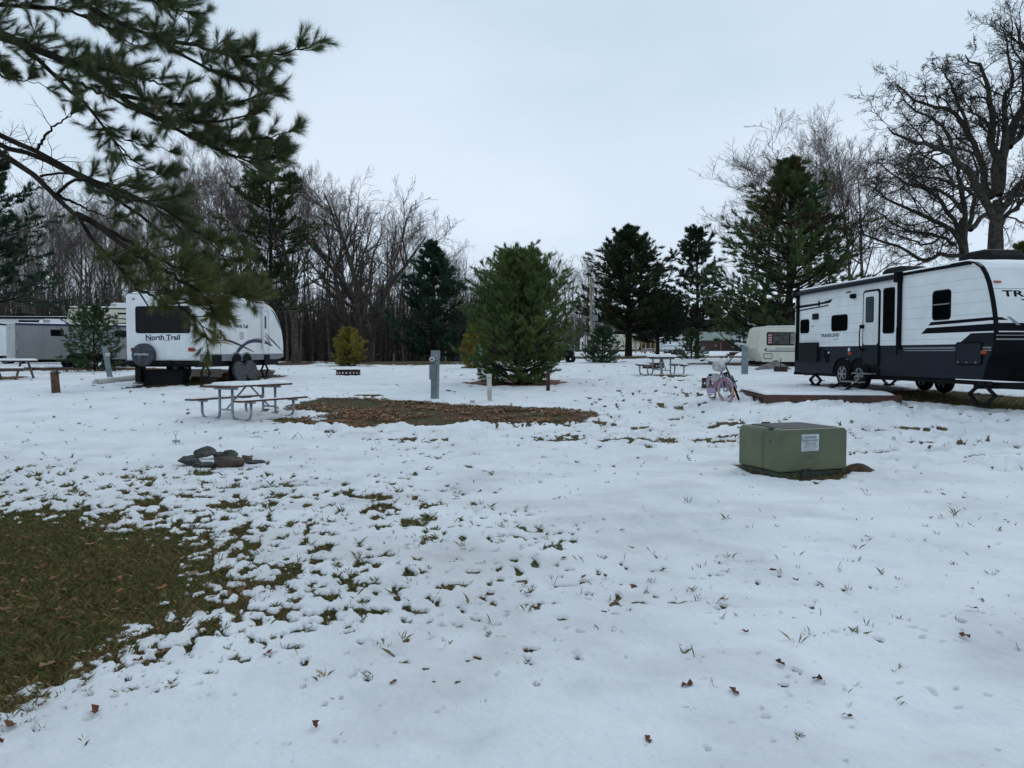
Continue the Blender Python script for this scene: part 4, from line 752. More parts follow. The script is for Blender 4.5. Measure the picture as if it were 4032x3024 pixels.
        P3, R3, L3_ = spawn(P2, S2r[-1], Ls, 3, .25, .95, 38, .5, 6, .08, .04, rg, .7, .5, .3, .0022); S2.append(P3); S2r.append(R3)
        for PP in (P2, P3):
            nt2 = 6 if PP is P2 else 3; t = np.concatenate([np.ones((len(PP), 1)) * .999, rg.uniform(.45, .97, (len(PP), nt2))], 1); c_, a_, _ = sample(PP, np.ones(PP.shape[:2]), t); Cn.append(c_.reshape(-1, 3)); Ax.append(a_.reshape(-1, 3))
        # dead bare side twigs on the leafless stretch
        if f0 > .3:
            m2_ = int(T * f0 * 3.5); tt = rg.uniform(.45 * f0, f0, m2_); pos, tan, ra = sample(Pq, Rq, tt[None]); pos, tan = pos[0], tan[0]
            d = unit(tan * .7 + unit(rg.normal(0, 1, (m2_, 3))) * .8); Ls = rg.uniform(.12, .55, m2_); P2 = walk(pos, d, Ls, 6, .16, .03, rg); S2.append(P2); S2r.append(np.linspace(.005, .0018, 6)[None].repeat(m2_, 0))
            P3, R3, _ = spawn(P2, S2r[-1], Ls, 3, .3, .95, 45, .45, 6, .15, .0, rg, .7, .5, .3, .0016); S2.append(P3); S2r.append(R3)
    Cn = np.concatenate(Cn); Ax = unit(np.concatenate(Ax)); lowz = hgt(1000, 7) - fb[2]
    cc = np.array((.062, .085, .036)) + rg.rand(len(Cn), 1) * np.array((.040, .050, .014)); old = Cn[:, 2] < lowz; oldf = np.clip((lowz + .5 - Cn[:, 2]) / 1.2, 0, 1)[:, None] * rg.uniform(.5, 1, (len(Cn), 1)); cc = cc * (1 - oldf) + (np.array((.105, .108, .026)) + rg.rand(len(Cn), 1) * np.array((.05, .04, .008))) * oldf
    br = rg.rand(len(Cn)) < .018; cc[br] = np.array((.15, .05, .022))
    fo = tufts(Cn, Ax, 34, .112, .0023, .38, rg, cc)
    TP = np.array(TPs); TR = np.array(TRs); tr = walk(np.array([[0, 0, -.2]]), np.array([[0, 0, 1.]]), np.array([9.5]), 8, .02, .2, rg)
    return (tr, np.linspace(.26, .1, 8)[None]), (TP, TR), (np.concatenate(S2), np.concatenate(S2r)), fo
tr, lm, sb, fo = fgpine()
fo_ = empty('pine_tree', fb, 0, 'nearest pine, its long needled limbs reaching in from the upper left over the lawn', 'tree')
npmesh('trunk', *tubes(*tr, 14), m_barkd, fo_, smooth=True)
npmesh('limbs', *tubes(*lm, 8), m_barkd, fo_, smooth=True)
npmesh('twigs', *tubes(*sb, 3), m_barkd, fo_)
npmesh('foliage', fo[0], fo[1], m_needle, fo_, col=fo[2])
# ------------------------------------------------------------------ CAMPERS
side = lambda a, b, d: (a, -d, b)
def rearf(W): return lambda a, b, d: (-d, W - a, b)
def mkwin(root, fn, a0, b0, a1, b1, r=.05, fw=.03, glass=None, off=0, name='window', frame=None, mullion=None, d=.012):
    o = MB().prism(rr(a0, b0, a1, b1, r), fn, -.004, d).build(name, frame or m_black, root, off=off)
    MB().prism(rr(a0 + fw, b0 + fw, a1 - fw, b1 - fw, max(r - fw * .5, .01)), fn, d - .002, d + .005).build('pane', glass or m_glass, o, off=off)
    if mullion is not None: MB().prism([(a0 + fw, mullion - .012), (a1 - fw, mullion - .012), (a1 - fw, mullion + .012), (a0 + fw, mullion + .012)], fn, d, d + .008).build('mullion', m_graydecal, o, off=off)
    return o
def flat(root, name, poly, fn, mat, d=.004, off=0, d0=-.003): return MB().prism(poly, fn, d0, d).build(name, mat, root, off=off)
def wheel(root, x, y, z, r, w=.2, off=0, rimr=.62, cover=False):
    mb = MB().ring((x, y, z), r * .8, r * .2, n=30, m=8, sq=w / 2 / (r * .2)); o = mb.build('wheel', m_rubber, root, smooth=True, off=off)
    for v in o.data.vertices: v.co.y = y + max(-w / 2, min(w / 2, v.co.y - y))
    rb = MB().disc((x, y, z), r * rimr * 1.02, w * .8); o2 = rb.build('rim', m_blackm, o, off=off)
    sp = MB().ring((x, y - w * .42, z), r * .57, r * .035, n=24, m=6)
    for i in range(6):
        a = i * math.pi / 3; sp.bar((x, y - w * .43, z), (x + r * .56 * math.cos(a), y - w * .42, z + r * .56 * math.sin(a)), .05, .02, up=(0, 1, 0))
    sp.disc((x, y - w * .44, z), r * .16, .03); sp.build('rim', m_rim, o, off=off)
    return o
def scissor(root, x, y, zt, zg, w, off=0):
    mb = MB(); zm = (zt + zg) / 2
    for s_ in (-1, 1): mb.bar((x + s_ * .06, y, zt), (x + s_ * w, y, zm), .045, .06, up=(0, 1, 0)); mb.bar((x + s_ * w, y, zm), (x + s_ * .09, y, zg), .045, .06, up=(0, 1, 0))
    mb.tube([(x - w - .03, y, zm), (x + w + .2, y, zm)], .012, 6); mb.box(x - .16, y - .07, zg - .02, x + .16, y + .07, zg + .02); mb.box(x - .1, y - .05, zt - .02, x + .1, y + .05, zt + .05)
    return mb.build('jack', m_blackm, root, off=off)
def ac_unit(root, x0, x1, y0, y1, z, h, mat, off=0):
    P = [(x0, z), (x1, z), (x1 + .02, z + h * .5), (x1 - .12, z + h * .92), (x1 - .25, z + h), (x0 + .2, z + h), (x0 + .03, z + h * .85), (x0, z + h * .5)]
    o = MB().prism(P, lambda a, b, d: (a, d, b), y0, y1).build('air_conditioner', mat, root, bevel=.05, off=off)
    g = MB()
    for i in range(6): g.box(x0 + .03, y0 - .006, z + .05 + i * h * .11, x0 + .34, y0 + .02, z + .05 + i * h * .11 + .012)
    g.build('grille', m_blackm, o, off=off); return o

def black_white_camper():
    z0 = .72; px, py = lat(3129, 22.6), 22.6; qx, qy = lat(3864, 14.8), 14.8; rz = math.atan2(qy - py, qx - px)
    t = empty('travel_trailer', (px, py, z0), rz, 'black and white travel trailer with dark awning arms parked behind the snowy deck', 'travel trailer'); W = 2.44; o = z0
    curve = [(7.38, 3.42), (7.6, 3.37), (7.77, 3.27), (7.88, 3.13), (7.97, 2.96), (8.03, 2.79), (8.08, 2.62), (8.13, 2.42), (8.17, 2.23), (8.19, 2.0)]
    low = [(8.19, 1.79), (8.14, 1.62), (8.05, 1.46), (7.97, 1.27), (7.92, 1.09)]
    ext = lambda a, b, d: (a, d, b)
    up = [(0, 1.79), (0, 3.40)] + curve + [(8.19, 1.79)]
    MB().prism(up, ext, 0, W).build('upper_body', m_whiteside, t, off=o)
    MB().prism([(0, 1.05), (0, 1.79)] + low, ext, .004, W - .004).build('lower_body', m_slate, t, off=o)
    # smooth moulded front cap over the siding
    cap = [(a, b) for a, b in curve]; mb = MB()
    for (a, b), (c, d_) in zip(cap[:-1], cap[1:]): mb.prism([(a, b), (c, d_), (c + .02, d_ + .01), (a + .02, b + .01)], ext, .03, W - .03)
    mb.build('front_cap', m_white, t, off=o)
    def frx(b):
        Q = sorted([(p[1], p[0]) for p in curve + low]); return float(np.interp(b, [q_[0] for q_ in Q], [q_[1] for q_ in Q]))
    fr = lambda a, b, d: (frx(b) + .024 + d, a, b)
    def frp(name, poly_rows, mat, d=.003):
        mb = MB()
        for (a0, a1, b0, c0, c1, b1) in poly_rows:
            n_ = 5
            for i in range(n_):
                u0, u1 = i / n_, (i + 1) / n_; f = lambda u: (a0 + (c0 - a0) * u, a1 + (c1 - a1) * u, b0 + (b1 - b0) * u)
                A, B = f(u0), f(u1); mb.prism([(A[0], A[2]), (A[1], A[2]), (B[1], B[2]), (B[0], B[2])], fr, -.01, d)
        return mb.build(name, mat, t, off=o)
    frp('lower_cap', [(.0, W, 1.09, 0, W, 2.0)], m_black)
    frp('stripe', [(.0, W, 2.03, 0, W, 2.18)], m_black, .006); frp('stripe', [(.0, .26, 2.235, 0, .13, 2.29)], m_black)
    frp('stripe', [(.72, 2.4, 2.2, .62, 2.4, 2.30)], m_black); frp('stripe', [(.42, .50, 2.14, .24, .30, 2.30)], m_graydecal, .008); frp('stripe', [(0, W, 1.86, 0, W, 1.885)], m_graydecal, .008); frp('stripe', [(0, W, 1.94, 0, W, 1.955)], m_graydecal, .008)
    frp('seam', [(.03, W, 2.838, .03, W, 2.846)], m_graydecal)
    lettering(t, 'TRANSCEND', .22, 2.685, 2.08, .125, fr, m_black, d=.005, off=o, bold=.02)
    frp('stripe', [(.72, 1.9, 2.58, .56, 1.9, 2.64)], m_black)
    frp('marker_lamp', [(.10, .24, 2.955, .10, .24, 2.995)], m_amber, .025)
    # black trim along the front edge and the awning rail
    mb = MB(); C = [(6.9, 3.42)] + curve + low
    for (a, b), (c, d_) in zip(C[:-1], C[1:]): mb.prism([(a, b + .0), (c, d_), (c + .03, d_ + .02), (a + .03, b + .02)], lambda a_, b_, e_: (a_, e_, b_), -.03, .05)
    mb.build('edge_trim', m_black, t, off=o)
    MB().box(-.02, -.04, 3.36, 7.5, .0, 3.425).build('roof_rail', m_black, t, off=o)
    MB().tube([(.05, -.09, 3.33), (5.15, -.09, 3.36)], .062, 12).build('awning_roll', m_chardecal, t, off=o)
    for x in (.23, 5.2):
        a = MB().box(x - .07, -.15, 3.22, x + .08, -.01, 3.46).box(x - .05, -.07, 1.40 if x < 1 else 1.70, x + .06, -.008, 3.25).box(x - .025, -.095, 1.36 if x < 1 else 1.56, x + .025, -.06, 2.2); a.build('awning_arm', m_black, t, bevel=.012, off=o)
    mkwin(t, side, .35, 2.18, .88, 2.58, .09, off=o); mkwin(t, side, 2.12, 2.19, 2.93, 2.62, .09, off=o, mullion=None); mkwin(t, side, 4.51, 2.07, 4.97, 3.14, .07, off=o); mkwin(t, side, 6.33, 2.3, 6.92, 2.93, .09, off=o, mullion=2.63)
    d = flat(t, 'door', rr(3.66, 1.29, 4.40, 3.15, .1), side, m_black, .02, o)
    flat(d, 'door_panel', rr(3.71, 1.81, 4.345, 3.10, .08), side, m_white, .03, o, .01); flat(d, 'door_panel', rr(3.71, 1.33, 4.345, 1.80, .02), side, m_slate, .03, o, .01)
    mkwin(d, lambda a, b, e_: (a, -.028 - e_, b), 3.82, 2.36, 4.16, 2.98, .05, .025, glass=m_pgl, off=o, name='door_window')
    h = MB().tube([(3.69, -.05, 2.26), (3.74, -.13, 2.22), (3.84, -.2, 2.1), (3.86, -.21, 1.85), (3.83, -.18, 1.74), (3.7, -.06, 1.72)], .016, 8).box(3.64, -.09, 2.22, 3.76, -.02, 2.31).box(3.64, -.08, 1.67, 3.76, -.02, 1.72).build('grab_handle', m_black, t, off=o)
    flat(t, 'stripe', [(6.29, 2.27), (8.17, 2.295), (8.17, 2.235), (6.2, 2.20)], side, m_black, .004, o); flat(t, 'stripe', [(6.15, 2.15), (8.17, 2.17), (8.18, 2.03), (5.96, 2.03)], side, m_black, .004, o)
    flat(t, 'stripe', [(7.53, 2.0), (8.18, 2.0), (8.19, 1.79), (7.17, 1.79)], side, m_chardecal, .004, o)
    flat(t, 'stripe', [(5.3, 1.735), (8.1, 1.73), (8.1, 1.70), (5.35, 1.705)], side, m_graydecal, .004, o); flat(t, 'stripe', [(5.3, 1.68), (8.1, 1.675), (8.1, 1.65), (5.4, 1.655)], side, m_graydecal, .004, o)
    flat(t, 'stripe', [(0, 2.92), (0, 3.0), (1.35, 3.0), (1.42, 3.06), (1.5, 3.0), (2.06, 3.0), (2.06, 2.99), (2.12, 3.06), (1.55, 3.06), (1.45, 3.1), (1.3, 3.06), (.9, 3.03), (.3, 2.98), (2.04, 2.985), (2.0, 2.94)][:3] + [(1.35, 3.0), (1.42, 3.07), (1.5, 3.0), (2.15, 3.06), (2.03, 2.965), (1.5, 2.95), (1.42, 2.90), (1.35, 2.94)], side, m_chardecal, .004, o)
    flat(t, 'stripe', [(0, 2.83), (0, 2.865), (1.97, 2.92), (1.92, 2.885)], side, m_chardecal, .004, o)
    lettering(t, 'TRANSCEND', 1.55, 2.045, .98, .085, side, m_black, off=o, bold=.015); lettering(t, 'xplor', 2.2, 1.955, .32, .05, side, m_graydecal, off=o)
    sl = flat(t, 'storage_door', rr(7.1, 1.37, 7.87, 1.83, .07), side, m_black, .015, o); flat(sl, 'door_panel', rr(7.13, 1.40, 7.84, 1.80, .06), side, m_slate, .02, o, .01)
    for a in (7.22, 7.48, 7.74): MB().box(a - .02, -.05, 1.41, a + .02, -.018, 1.44).build('latch', m_chrome, sl, off=o)
    flat(t, 'kitchen_hatch', rr(.36, 1.37, 1.46, 1.91, .05), side, m_chardecal, .07, o, -.003); mkwin(t, side, 1.55, 1.5, 1.8, 1.69, .01, .015, glass=m_chardecal, off=o, name='water_heater_vent'); flat(t, 'utility_panel', rr(1.84, 1.36, 1.97, 1.68, .01), side, m_black, .02, o)
    flat(t, 'furnace_vent', rr(1.11, 2.55, 1.41, 2.71, .01), side, m_chardecal, .04, o); MB().disc((1.1, -.01, 2.37), .015, .03).build('drain', m_black, t, off=o)
    MB().box(3.17, -.11, 2.99, 3.33, 0, 3.11).build('outdoor_speaker', m_black, t, bevel=.03, off=o); MB().box(2.86, -.02, 3.16, 3.06, 0, 3.19).build('porch_light', m_chardecal, t, off=o)
    for x, z in ((3.10, 1.60), (7.94, 1.62)): MB().box(x - .07, -.04, z - .03, x + .07, 0, z + .035).build('marker_lamp', m_amber, t, off=o)
    MB().box(2.92, -.02, 1.42, 2.95, 0, 1.46).box(3.0, -.02, 1.66, 3.07, 0, 1.74).box(1.98, -.02, 1.60, 2.03, 0, 1.65).box(3.58, -.02, 1.98, 3.62, 0, 2.02).build('outlet_cap', m_white, t, off=o)
    MB().box(-.03, .03, 1.66, 0, .14, 1.76).build('tail_lamp', m_red, t, off=o); MB().box(-.04, .0, .98, 0, W, 1.06).build('bumper', m_black, t, off=o)
    MB().box(0, .1, .98, 7.9, .2, 1.06).box(0, W - .2, .98, 7.9, W - .1, 1.06).box(.4, .1, .97, .5, W - .1, 1.02).box(7.5, .1, .9, 7.6, W - .1, 1.02).build('chassis', m_blackm, t, off=o)
    MB().bar((7.6, .3, .98), (9.3, 1.22, .95), .1, .12).bar((7.6, W - .3, .98), (9.3, 1.22, .95), .1, .12).build('hitch_frame', m_blackm, t, off=o)
    rad_ = .335
    for x, zz in ((2.72, 1.08), (3.52, 1.05)):
        for y in (.07, W - .17): wheel(t, x, y, zz - .01 if y < 1 else zz - .12, rad_, off=o)
    for x in (2.72, 3.52):   # wheel arches
        mb = MB(); P = [(x + .44 * math.cos(a), 1.07 + .40 * math.sin(a)) for a in np.linspace(0, math.pi, 15)]; mb.prism(P, side, -.01, .008); mb.build('wheel_well', m_black, t, off=o)
        Q = [(x + .47 * math.cos(a), 1.07 + .43 * math.sin(a)) for a in np.linspace(0, math.pi, 15)]; mb = MB()
        for i in range(14): mb.prism([P[i], P[i + 1], Q[i + 1], Q[i]], side, -.002, .03)
        mb.build('fender', m_black, t, off=o)
    MB().tube([(2.72, .1, 1.0), (2.72, W - .1, .95)], .045, 8).tube([(3.52, .1, 1.0), (3.52, W - .1, .95)], .045, 8).build('axle', m_blackm, t, off=o)
    flat(t, 'step_well', rr(3.66, 1.05, 4.42, 1.27, .02), side, m_black, .006, o)
    st_ = MB().box(3.64, -.28, 1.10, 4.36, -.06, 1.125).box(3.6, -.56, .90, 4.34, -.32, .925).box(3.56, -.86, .71, 4.32, -.6, .735)
    st_.build('entry_step', m_galv, t, off=o); MB().bar((3.66, -.08, 1.15), (3.6, -.8, .72), .03, .06).bar((4.32, -.08, 1.15), (4.3, -.8, .72), .03, .06).build('step_frame', m_blackm, t, off=o)
    scissor(t, 1.05, .12, .98, .72, .32, o); scissor(t, 7.72, .12, 1.0, .58, .36, o); scissor(t, 7.72, W - .12, 1.0, .58, .36, o); scissor(t, 1.05, W - .12, .98, .72, .32, o)
    ac_unit(t, 3.0, 4.0, .85, 1.5, 3.44, .33, m_blackm, o); ac_unit(t, 5.75, 6.8, .95, 1.72, 3.44, .36, m_blackm, o)
    MB().tube([(.28, .5, 3.4), (.28, .5, 3.66)], .045, 10).build('vent_pipe', m_pvc, t, off=o)
    snow_slab(t, .02, -.03, 7.45, W, 3.425 - o, .055, 70, 24, 3, rough=.6, edge=.05)
    C2 = curve[:6]; snow_slab(t, 7.4, .03, 7.78, W - .03, 0, .045, 8, 24, 4, fn=lambda X_, Y_: np.interp(X_, [p[0] for p in C2], [p[1] for p in C2]) - o + .01, rough=.5)
black_white_camper()

def white_camper():
    z0 = .64; px, py = lat(789, 25), 25.; qx, qy = lat(1115, 31.5), 31.5; rz = math.atan2(qy - py, qx - px); o = z0; W = 2.6
    t = empty('travel_trailer', (px, py, z0), rz, 'white travel trailer with wide dark rear window and covered spare wheel, half behind pine needles', 'travel trailer'); ext = lambda a, b, d: (a, d, b); rf = rearf(W)
    top = [(0, 3.48), (.05, 3.56), (.16, 3.60), (4.3, 3.60), (4.9, 3.57), (5.3, 3.50), (5.6, 3.40), (5.85, 3.25), (6.07, 3.05), (6.3, 2.78), (6.46, 2.5), (6.56, 2.2), (6.6, 1.9), (6.58, 1.58)]
    MB().prism([(0, 1.36)] + top + [(6.55, 1.45)], ext, 0, W).build('body', m_white, t, bevel=.05, off=o)
    sk = [(.0, 1.33), (.0, 1.57), (6.57, 1.60), (6.55, 1.46), (6.0, 1.38)]; MB().prism(sk, ext, -.012, .02).prism(sk, ext, W - .02, W + .012).build('skirt', m_graybody, t, off=o)
    mkwin(t, rf, .35, 2.27, 2.27, 3.16, .09, .04, off=o); lettering(t, 'North Trail', .70, 2.045, 1.2, .175, rf, m_navy, off=o, bold=.03)
    for a, b in ((.70, .98), (1.36, 1.56)): flat(t, 'lettering_serif', [(a, 2.03), (b, 2.03), (b, 2.045), (a, 2.045)], rf, m_navy, .004, o)
    for a in (.18, 2.19): MB().prism(rr(a, 1.67, a + .23, 1.79, .02), rf, 0, .03).build('tail_lamp', m_red, t, bevel=.008, off=o)
    for a in (.25, 1.25, 2.3): MB().prism(rr(a, 3.38, a + .09, 3.42, .01), rf, 0, .02).build('marker_lamp', m_red, t, off=o)
    sw = MB().disc((-.12, W - .70, 1.55), .385, .2, 'x', 30).build('spare_wheel', m_cover, t, bevel=.03, off=o)
    lettering(sw, 'Heartland', .42, 1.52, .5, .085, lambda a, b, d: (-.225 - d, W - a, b), m_label, off=o, flip=True, bold=.02)
    MB().tube([(-.05, .05, 1.27), (-.05, W - .05, 1.27)], .055, 8).box(-.1, .0, 1.28, -.02, W, 1.32).bar((-.1, W - .7, 1.2), (-.1, W - .7, 1.05), .06, .06).build('bumper', m_blackm, t, off=o)
    MB().tube([(-.16, .9, 1.3), (-.16, W - .05, 1.32)], .022, 6).box(-.2, .95, 1.26, -.1, 1.05, 1.38).build('rear_bar', m_blackm, t, off=o)
    MB().box(0, .1, 1.15, 6.3, .2, 1.36).box(0, W - .2, 1.15, 6.3, W - .1, 1.36).box(.1, .5, 1.16, 2.0, W - .5, 1.3).build('chassis', m_blackm, t, off=o)
    MB().bar((6.2, .3, 1.28), (7.5, 1.3, 1.2), .1, .12).bar((6.2, W - .3, 1.28), (7.5, 1.3, 1.2), .1, .12).build('hitch_frame', m_blackm, t, off=o)
    mkwin(t, side, 1.35, 2.58, 2.0, 3.1, .05, off=o)
    def outline(name, a0, b0, a1, b1, r=.06, w=.018):
        P = rr(a0, b0, a1, b1, r); Q = rr(a0 + w, b0 + w, a1 - w, b1 - w, max(.005, r - w)); mb = MB()
        for i in range(len(P)): j = (i + 1) % len(P); mb.prism([P[i], P[j], Q[j], Q[i]], side, -.003, .006)
        return mb.build(name, m_graydecal, t, off=o)
    d1 = outline('door', .70, 1.57, 1.34, 3.32); flat(d1, 'door_handle', rr(.66, 2.0, .75, 2.09, .01), side, m_black, .04, o)
    d2 = outline('door', 4.70, 1.57, 5.20, 3.27); mkwin(d2, side, 4.78, 2.55, 4.98, 3.08, .02, .02, glass=m_pgl, off=o, frame=m_white, name='door_window')
    MB().box(1.36, -.015, 2.1, 1.40, 0, 2.42).build('grab_handle', m_black, t, off=o)
    lettering(t, 'North Trail', 2.42, 2.53, .98, .14, side, m_navy, off=o, bold=.03)
    for z in (2.34, 2.27, 2.20, 2.13): flat(t, 'furnace_vent', rr(2.74, z, 3.08, z + .02, .003), side, m_black, .006, o)
    mb = MB(); stripe(mb, [(1.35, 2.04), (1.8, 2.06), (2.6, 1.94), (3.87, 1.66)], side, .085, .02); mb.build('stripe', m_maroon, t, off=o)
    mb = MB(); stripe(mb, [(.17, 1.77), (.7, 1.93), (1.5, 1.98), (2.3, 1.90)], side, .05); stripe(mb, [(3.7, 2.13), (4.2, 2.17), (4.9, 2.1), (5.4, 1.94), (5.6, 1.9)], side, .055); mb.build('stripe', m_tan, t, off=o)
    mb = MB(); stripe(mb, [(2.55, 1.58), (2.9, 1.82), (3.4, 2.02), (4.1, 2.08), (4.9, 2.02), (5.45, 1.9)], side, .13, .03); stripe(mb, [(2.45, 1.58), (2.75, 1.78), (3.2, 1.96)], side, .15, .09, .006); mb.build('stripe', m_navy, t, off=o)
    mb = MB(); stripe(mb, [(4.8, 2.42), (5.3, 2.2), (5.9, 1.95), (6.5, 1.68)], side, .07); stripe(mb, [(4.72, 2.33), (5.1, 2.16), (5.4, 1.95)], side, .05); mb.build('stripe', m_maroon, t, off=o)
    mb = MB(); stripe(mb, [(5.4, 3.36), (5.75, 3.18), (6.1, 2.85), (6.3, 2.6)], side, .08); mb.build('stripe', m_navy, t, off=o)
    MB().tube([(.5, -.09, 3.46), (4.62, -.09, 3.44)], .06, 10).build('awning_roll', m_white, t, off=o)
    MB().box(4.53, -.1, 1.76, 4.6, -.01, 3.46).build('awning_arm', m_white, t, bevel=.01, off=o)
    for x in (2.45, 3.25):
        P = [(x + .40 * math.cos(a), 1.33 + .27 * math.sin(a)) for a in np.linspace(0, math.pi, 15)]; Q = [(x + .45 * math.cos(a), 1.33 + .32 * math.sin(a)) for a in np.linspace(0, math.pi, 15)]
        MB().prism(P, side, -.01, .016).build('wheel_well', m_black, t, off=o); mb = MB()
        for i in range(14): mb.prism([P[i], P[i + 1], Q[i + 1], Q[i]], side, 0, .03)
        mb.build('fender', m_graybody, t, off=o)
        for y in (.06, W - .18): wheel(t, x, y, .98, .35, off=o)
    MB().box(.72, -.05, 1.24, 1.32, .2, 1.55).build('step_well', m_black, t, off=o); MB().box(4.72, -.05, 1.15, 5.16, .2, 1.55).build('step_well', m_black, t, off=o)
    for x in (.5, 5.0): scissor(t, x, .1, 1.2, .70, .3, o)
    MB().box(.3, W - .3, .62, .5, W - .1, 1.2).build('support_block', m_blackm, t, off=o)
    ac_unit(t, 2.6, 3.6, .9, 1.7, 3.6, .28, m_white, o)
    snow_slab(t, .1, .06, 5.2, W - .06, 3.6 - o, .05, 50, 24, 6)
white_camper()

def camper(name, u, Y, rz, Ln, W, zb, zt, prof, label, mat, z=None, cat='travel trailer', wheels=(), wr=.32, top_snow=.05, wins=(), ac=(), decals=(), acmat=None, undermat=None, extra=None, door=None):
    x = lat(u, Y); g = gz(x, Y) if z is None else z; t = empty(name, (x, Y, g), rz, label, cat); ext = lambda a, b, d: (a, d, b)
    MB().prism(prof, ext, 0, W).build('body', mat, t, bevel=.03)
    for w_ in wins: mkwin(t, *w_[:1], *w_[1:5], *(w_[5:]))
    for x_ in wheels:
        wheel(t, x_, .12, wr, wr); wheel(t, x_, W - .12, wr, wr)
    MB().box(.2, .15, zb - .16, Ln - .2, .3, zb - .01).box(.2, W - .3, zb - .16, Ln - .2, W - .15, zb - .01).build('chassis', m_blackm, t)
    for a in ac: ac_unit(t, a[0], a[1], W * .35, W * .68, a[2], a[3], acmat or m_white)
    for P, m_, w_ in decals:
        mb = MB(); stripe(mb, P, side, w_); mb.build('stripe', m_, t)
    if top_snow: snow_slab(t, .06, .04, Ln - .08, W - .04, zt, top_snow, 40, 14, len(label))
    if door: outl = flat(t, 'door', rr(*door, .05), side, m_white if mat != m_white else m_cream, .015); mkwin(outl, lambda a, b, d: (a, -.015 - d, b), door[0] + .15, door[3] - .7, door[2] - .15, door[3] - .15, .03, name='door_window')
    if extra: extra(t)
    return t
# silver cargo trailer
def ex(t):
    flat(t, 'corner_trim', [(0, .52), (.09, .52), (.09, 2.3), (0, 2.3)], side, m_rim, .012); MB().box(0, -.03, 2.26, 6.2, 0, 2.36).build('roof_rail', m_navy, t)
    for x in (2.75, 3.55):
        pass
    P = [(2.25, .52), (2.25, .72), (2.45, .9), (3.85, .9), (4.05, .72), (4.05, .52)]; MB().prism([(2.3, .5)] + [(a, b - .05) for a, b in P[1:-1]] + [(4.0, .5)], side, -.01, .01).build('wheel_well', m_black, t)
    mb = MB()
    for (a, b), (c, d) in zip(P[:-1], P[1:]): mb.prism([(a, b), (c, d), (c, d - .07), (a, b - .07)], side, 0, .12)
    mb.build('fender', m_rim, t); MB().box(-.02, .02, .5, 0, 2.3, 2.3).build('end_panel', m_silver2, t)
    flat(t, 'badge', rr(.0, 0, .3, .08, .03), lambda a, b, d: (-.02 - d, 1.5 - a, 2.08 + b), m_navy)
camper('cargo_trailer', 63, 38.5, R(43), 6.2, 2.3, .52, 2.36, [(0, .5), (0, 2.28), (.08, 2.36), (6.12, 2.36), (6.2, 2.28), (6.2, .5)], 'silver grey enclosed cargo trailer with tandem wheels at the left edge', m_silver, cat='cargo trailer', wheels=(2.78, 3.5), wr=.31, wins=((side, 1.55, 1.72, 2.15, 2.06, .04), (side, 4.6, 1.72, 5.2, 2.06, .04)), ac=((1.35, 2.6, 2.38, .26),), extra=ex)
# dark-roofed camper behind it
def ex(t):
    mb = MB(); stripe(mb, [(.2, 2.6), (2, 2.9), (4, 2.75), (6.5, 2.3)], side, .12); stripe(mb, [(4.5, 2.95), (6, 2.8), (7.2, 2.45)], side, .08); mb.build('stripe', m_black, t); MB().box(-.05, -.25, 3.22, 8.3, 2.5, 3.34).build('roof_edge', m_blackm, t)
camper('travel_trailer', -210, 53, R(6), 8., 2.4, .6, 3.34, [(0, .6), (0, 3.2), (8, 3.2), (8, 2.6), (7.7, .6)], 'white trailer with dark roof edge and black swooshes behind the silver cargo trailer', m_white, wheels=(3, 3.8), wins=((side, 4.75, 2.55, 6.5, 3.1, .05),), ac=((4.1, 5.1, 3.35, .3),), acmat=m_blackm, extra=ex)
# cream fifth wheel behind the young pine
def ex(t):
    for P in ([(2.1, 2.75), (2.9, 2.75), (3.6, 2.62), (4.1, 2.45)], [(2.3, 2.45), (3, 2.5), (3.7, 2.4), (4.3, 2.2)], [(2.2, 1.95), (3.1, 2.2), (3.7, 2.2), (4.3, 2.28)], [(2.4, 1.7), (3.2, 1.9), (4.0, 1.72), (4.4, 1.62)]):
        mb = MB(); stripe(mb, P, side, .07); mb.build('stripe', m_chardecal, t)
    flat(t, 'stripe', [(2.6, 3.0), (4.6, 3.0), (4.6, 3.1), (2.6, 3.1)], side, m_chardecal); flat(t, 'stripe', [(0, 1.2), (4.6, 1.2), (4.6, 1.27), (0, 1.27)], side, m_chardecal)
    MB().box(0, -.03, 3.3, 4.6, 0, 3.36).build('roof_rail', m_chardecal, t); MB().box(3.9, -.05, .45, 4.6, .6, 1.0).build('storage_box', m_black, t)
camper('travel_trailer', 268, 43, R(14), 4.8, 2.4, .7, 3.4, [(.12, .72), (0, 1.4), (.0, 2.9), (.08, 3.25), (.3, 3.4), (4.8, 3.4), (4.8, .72)], 'cream trailer with dark swooshes, behind the bushy pine left of the white trailer', m_cream, wheels=(2, 2.8), ac=((2.0, 3.0, 3.42, .3),), extra=ex)
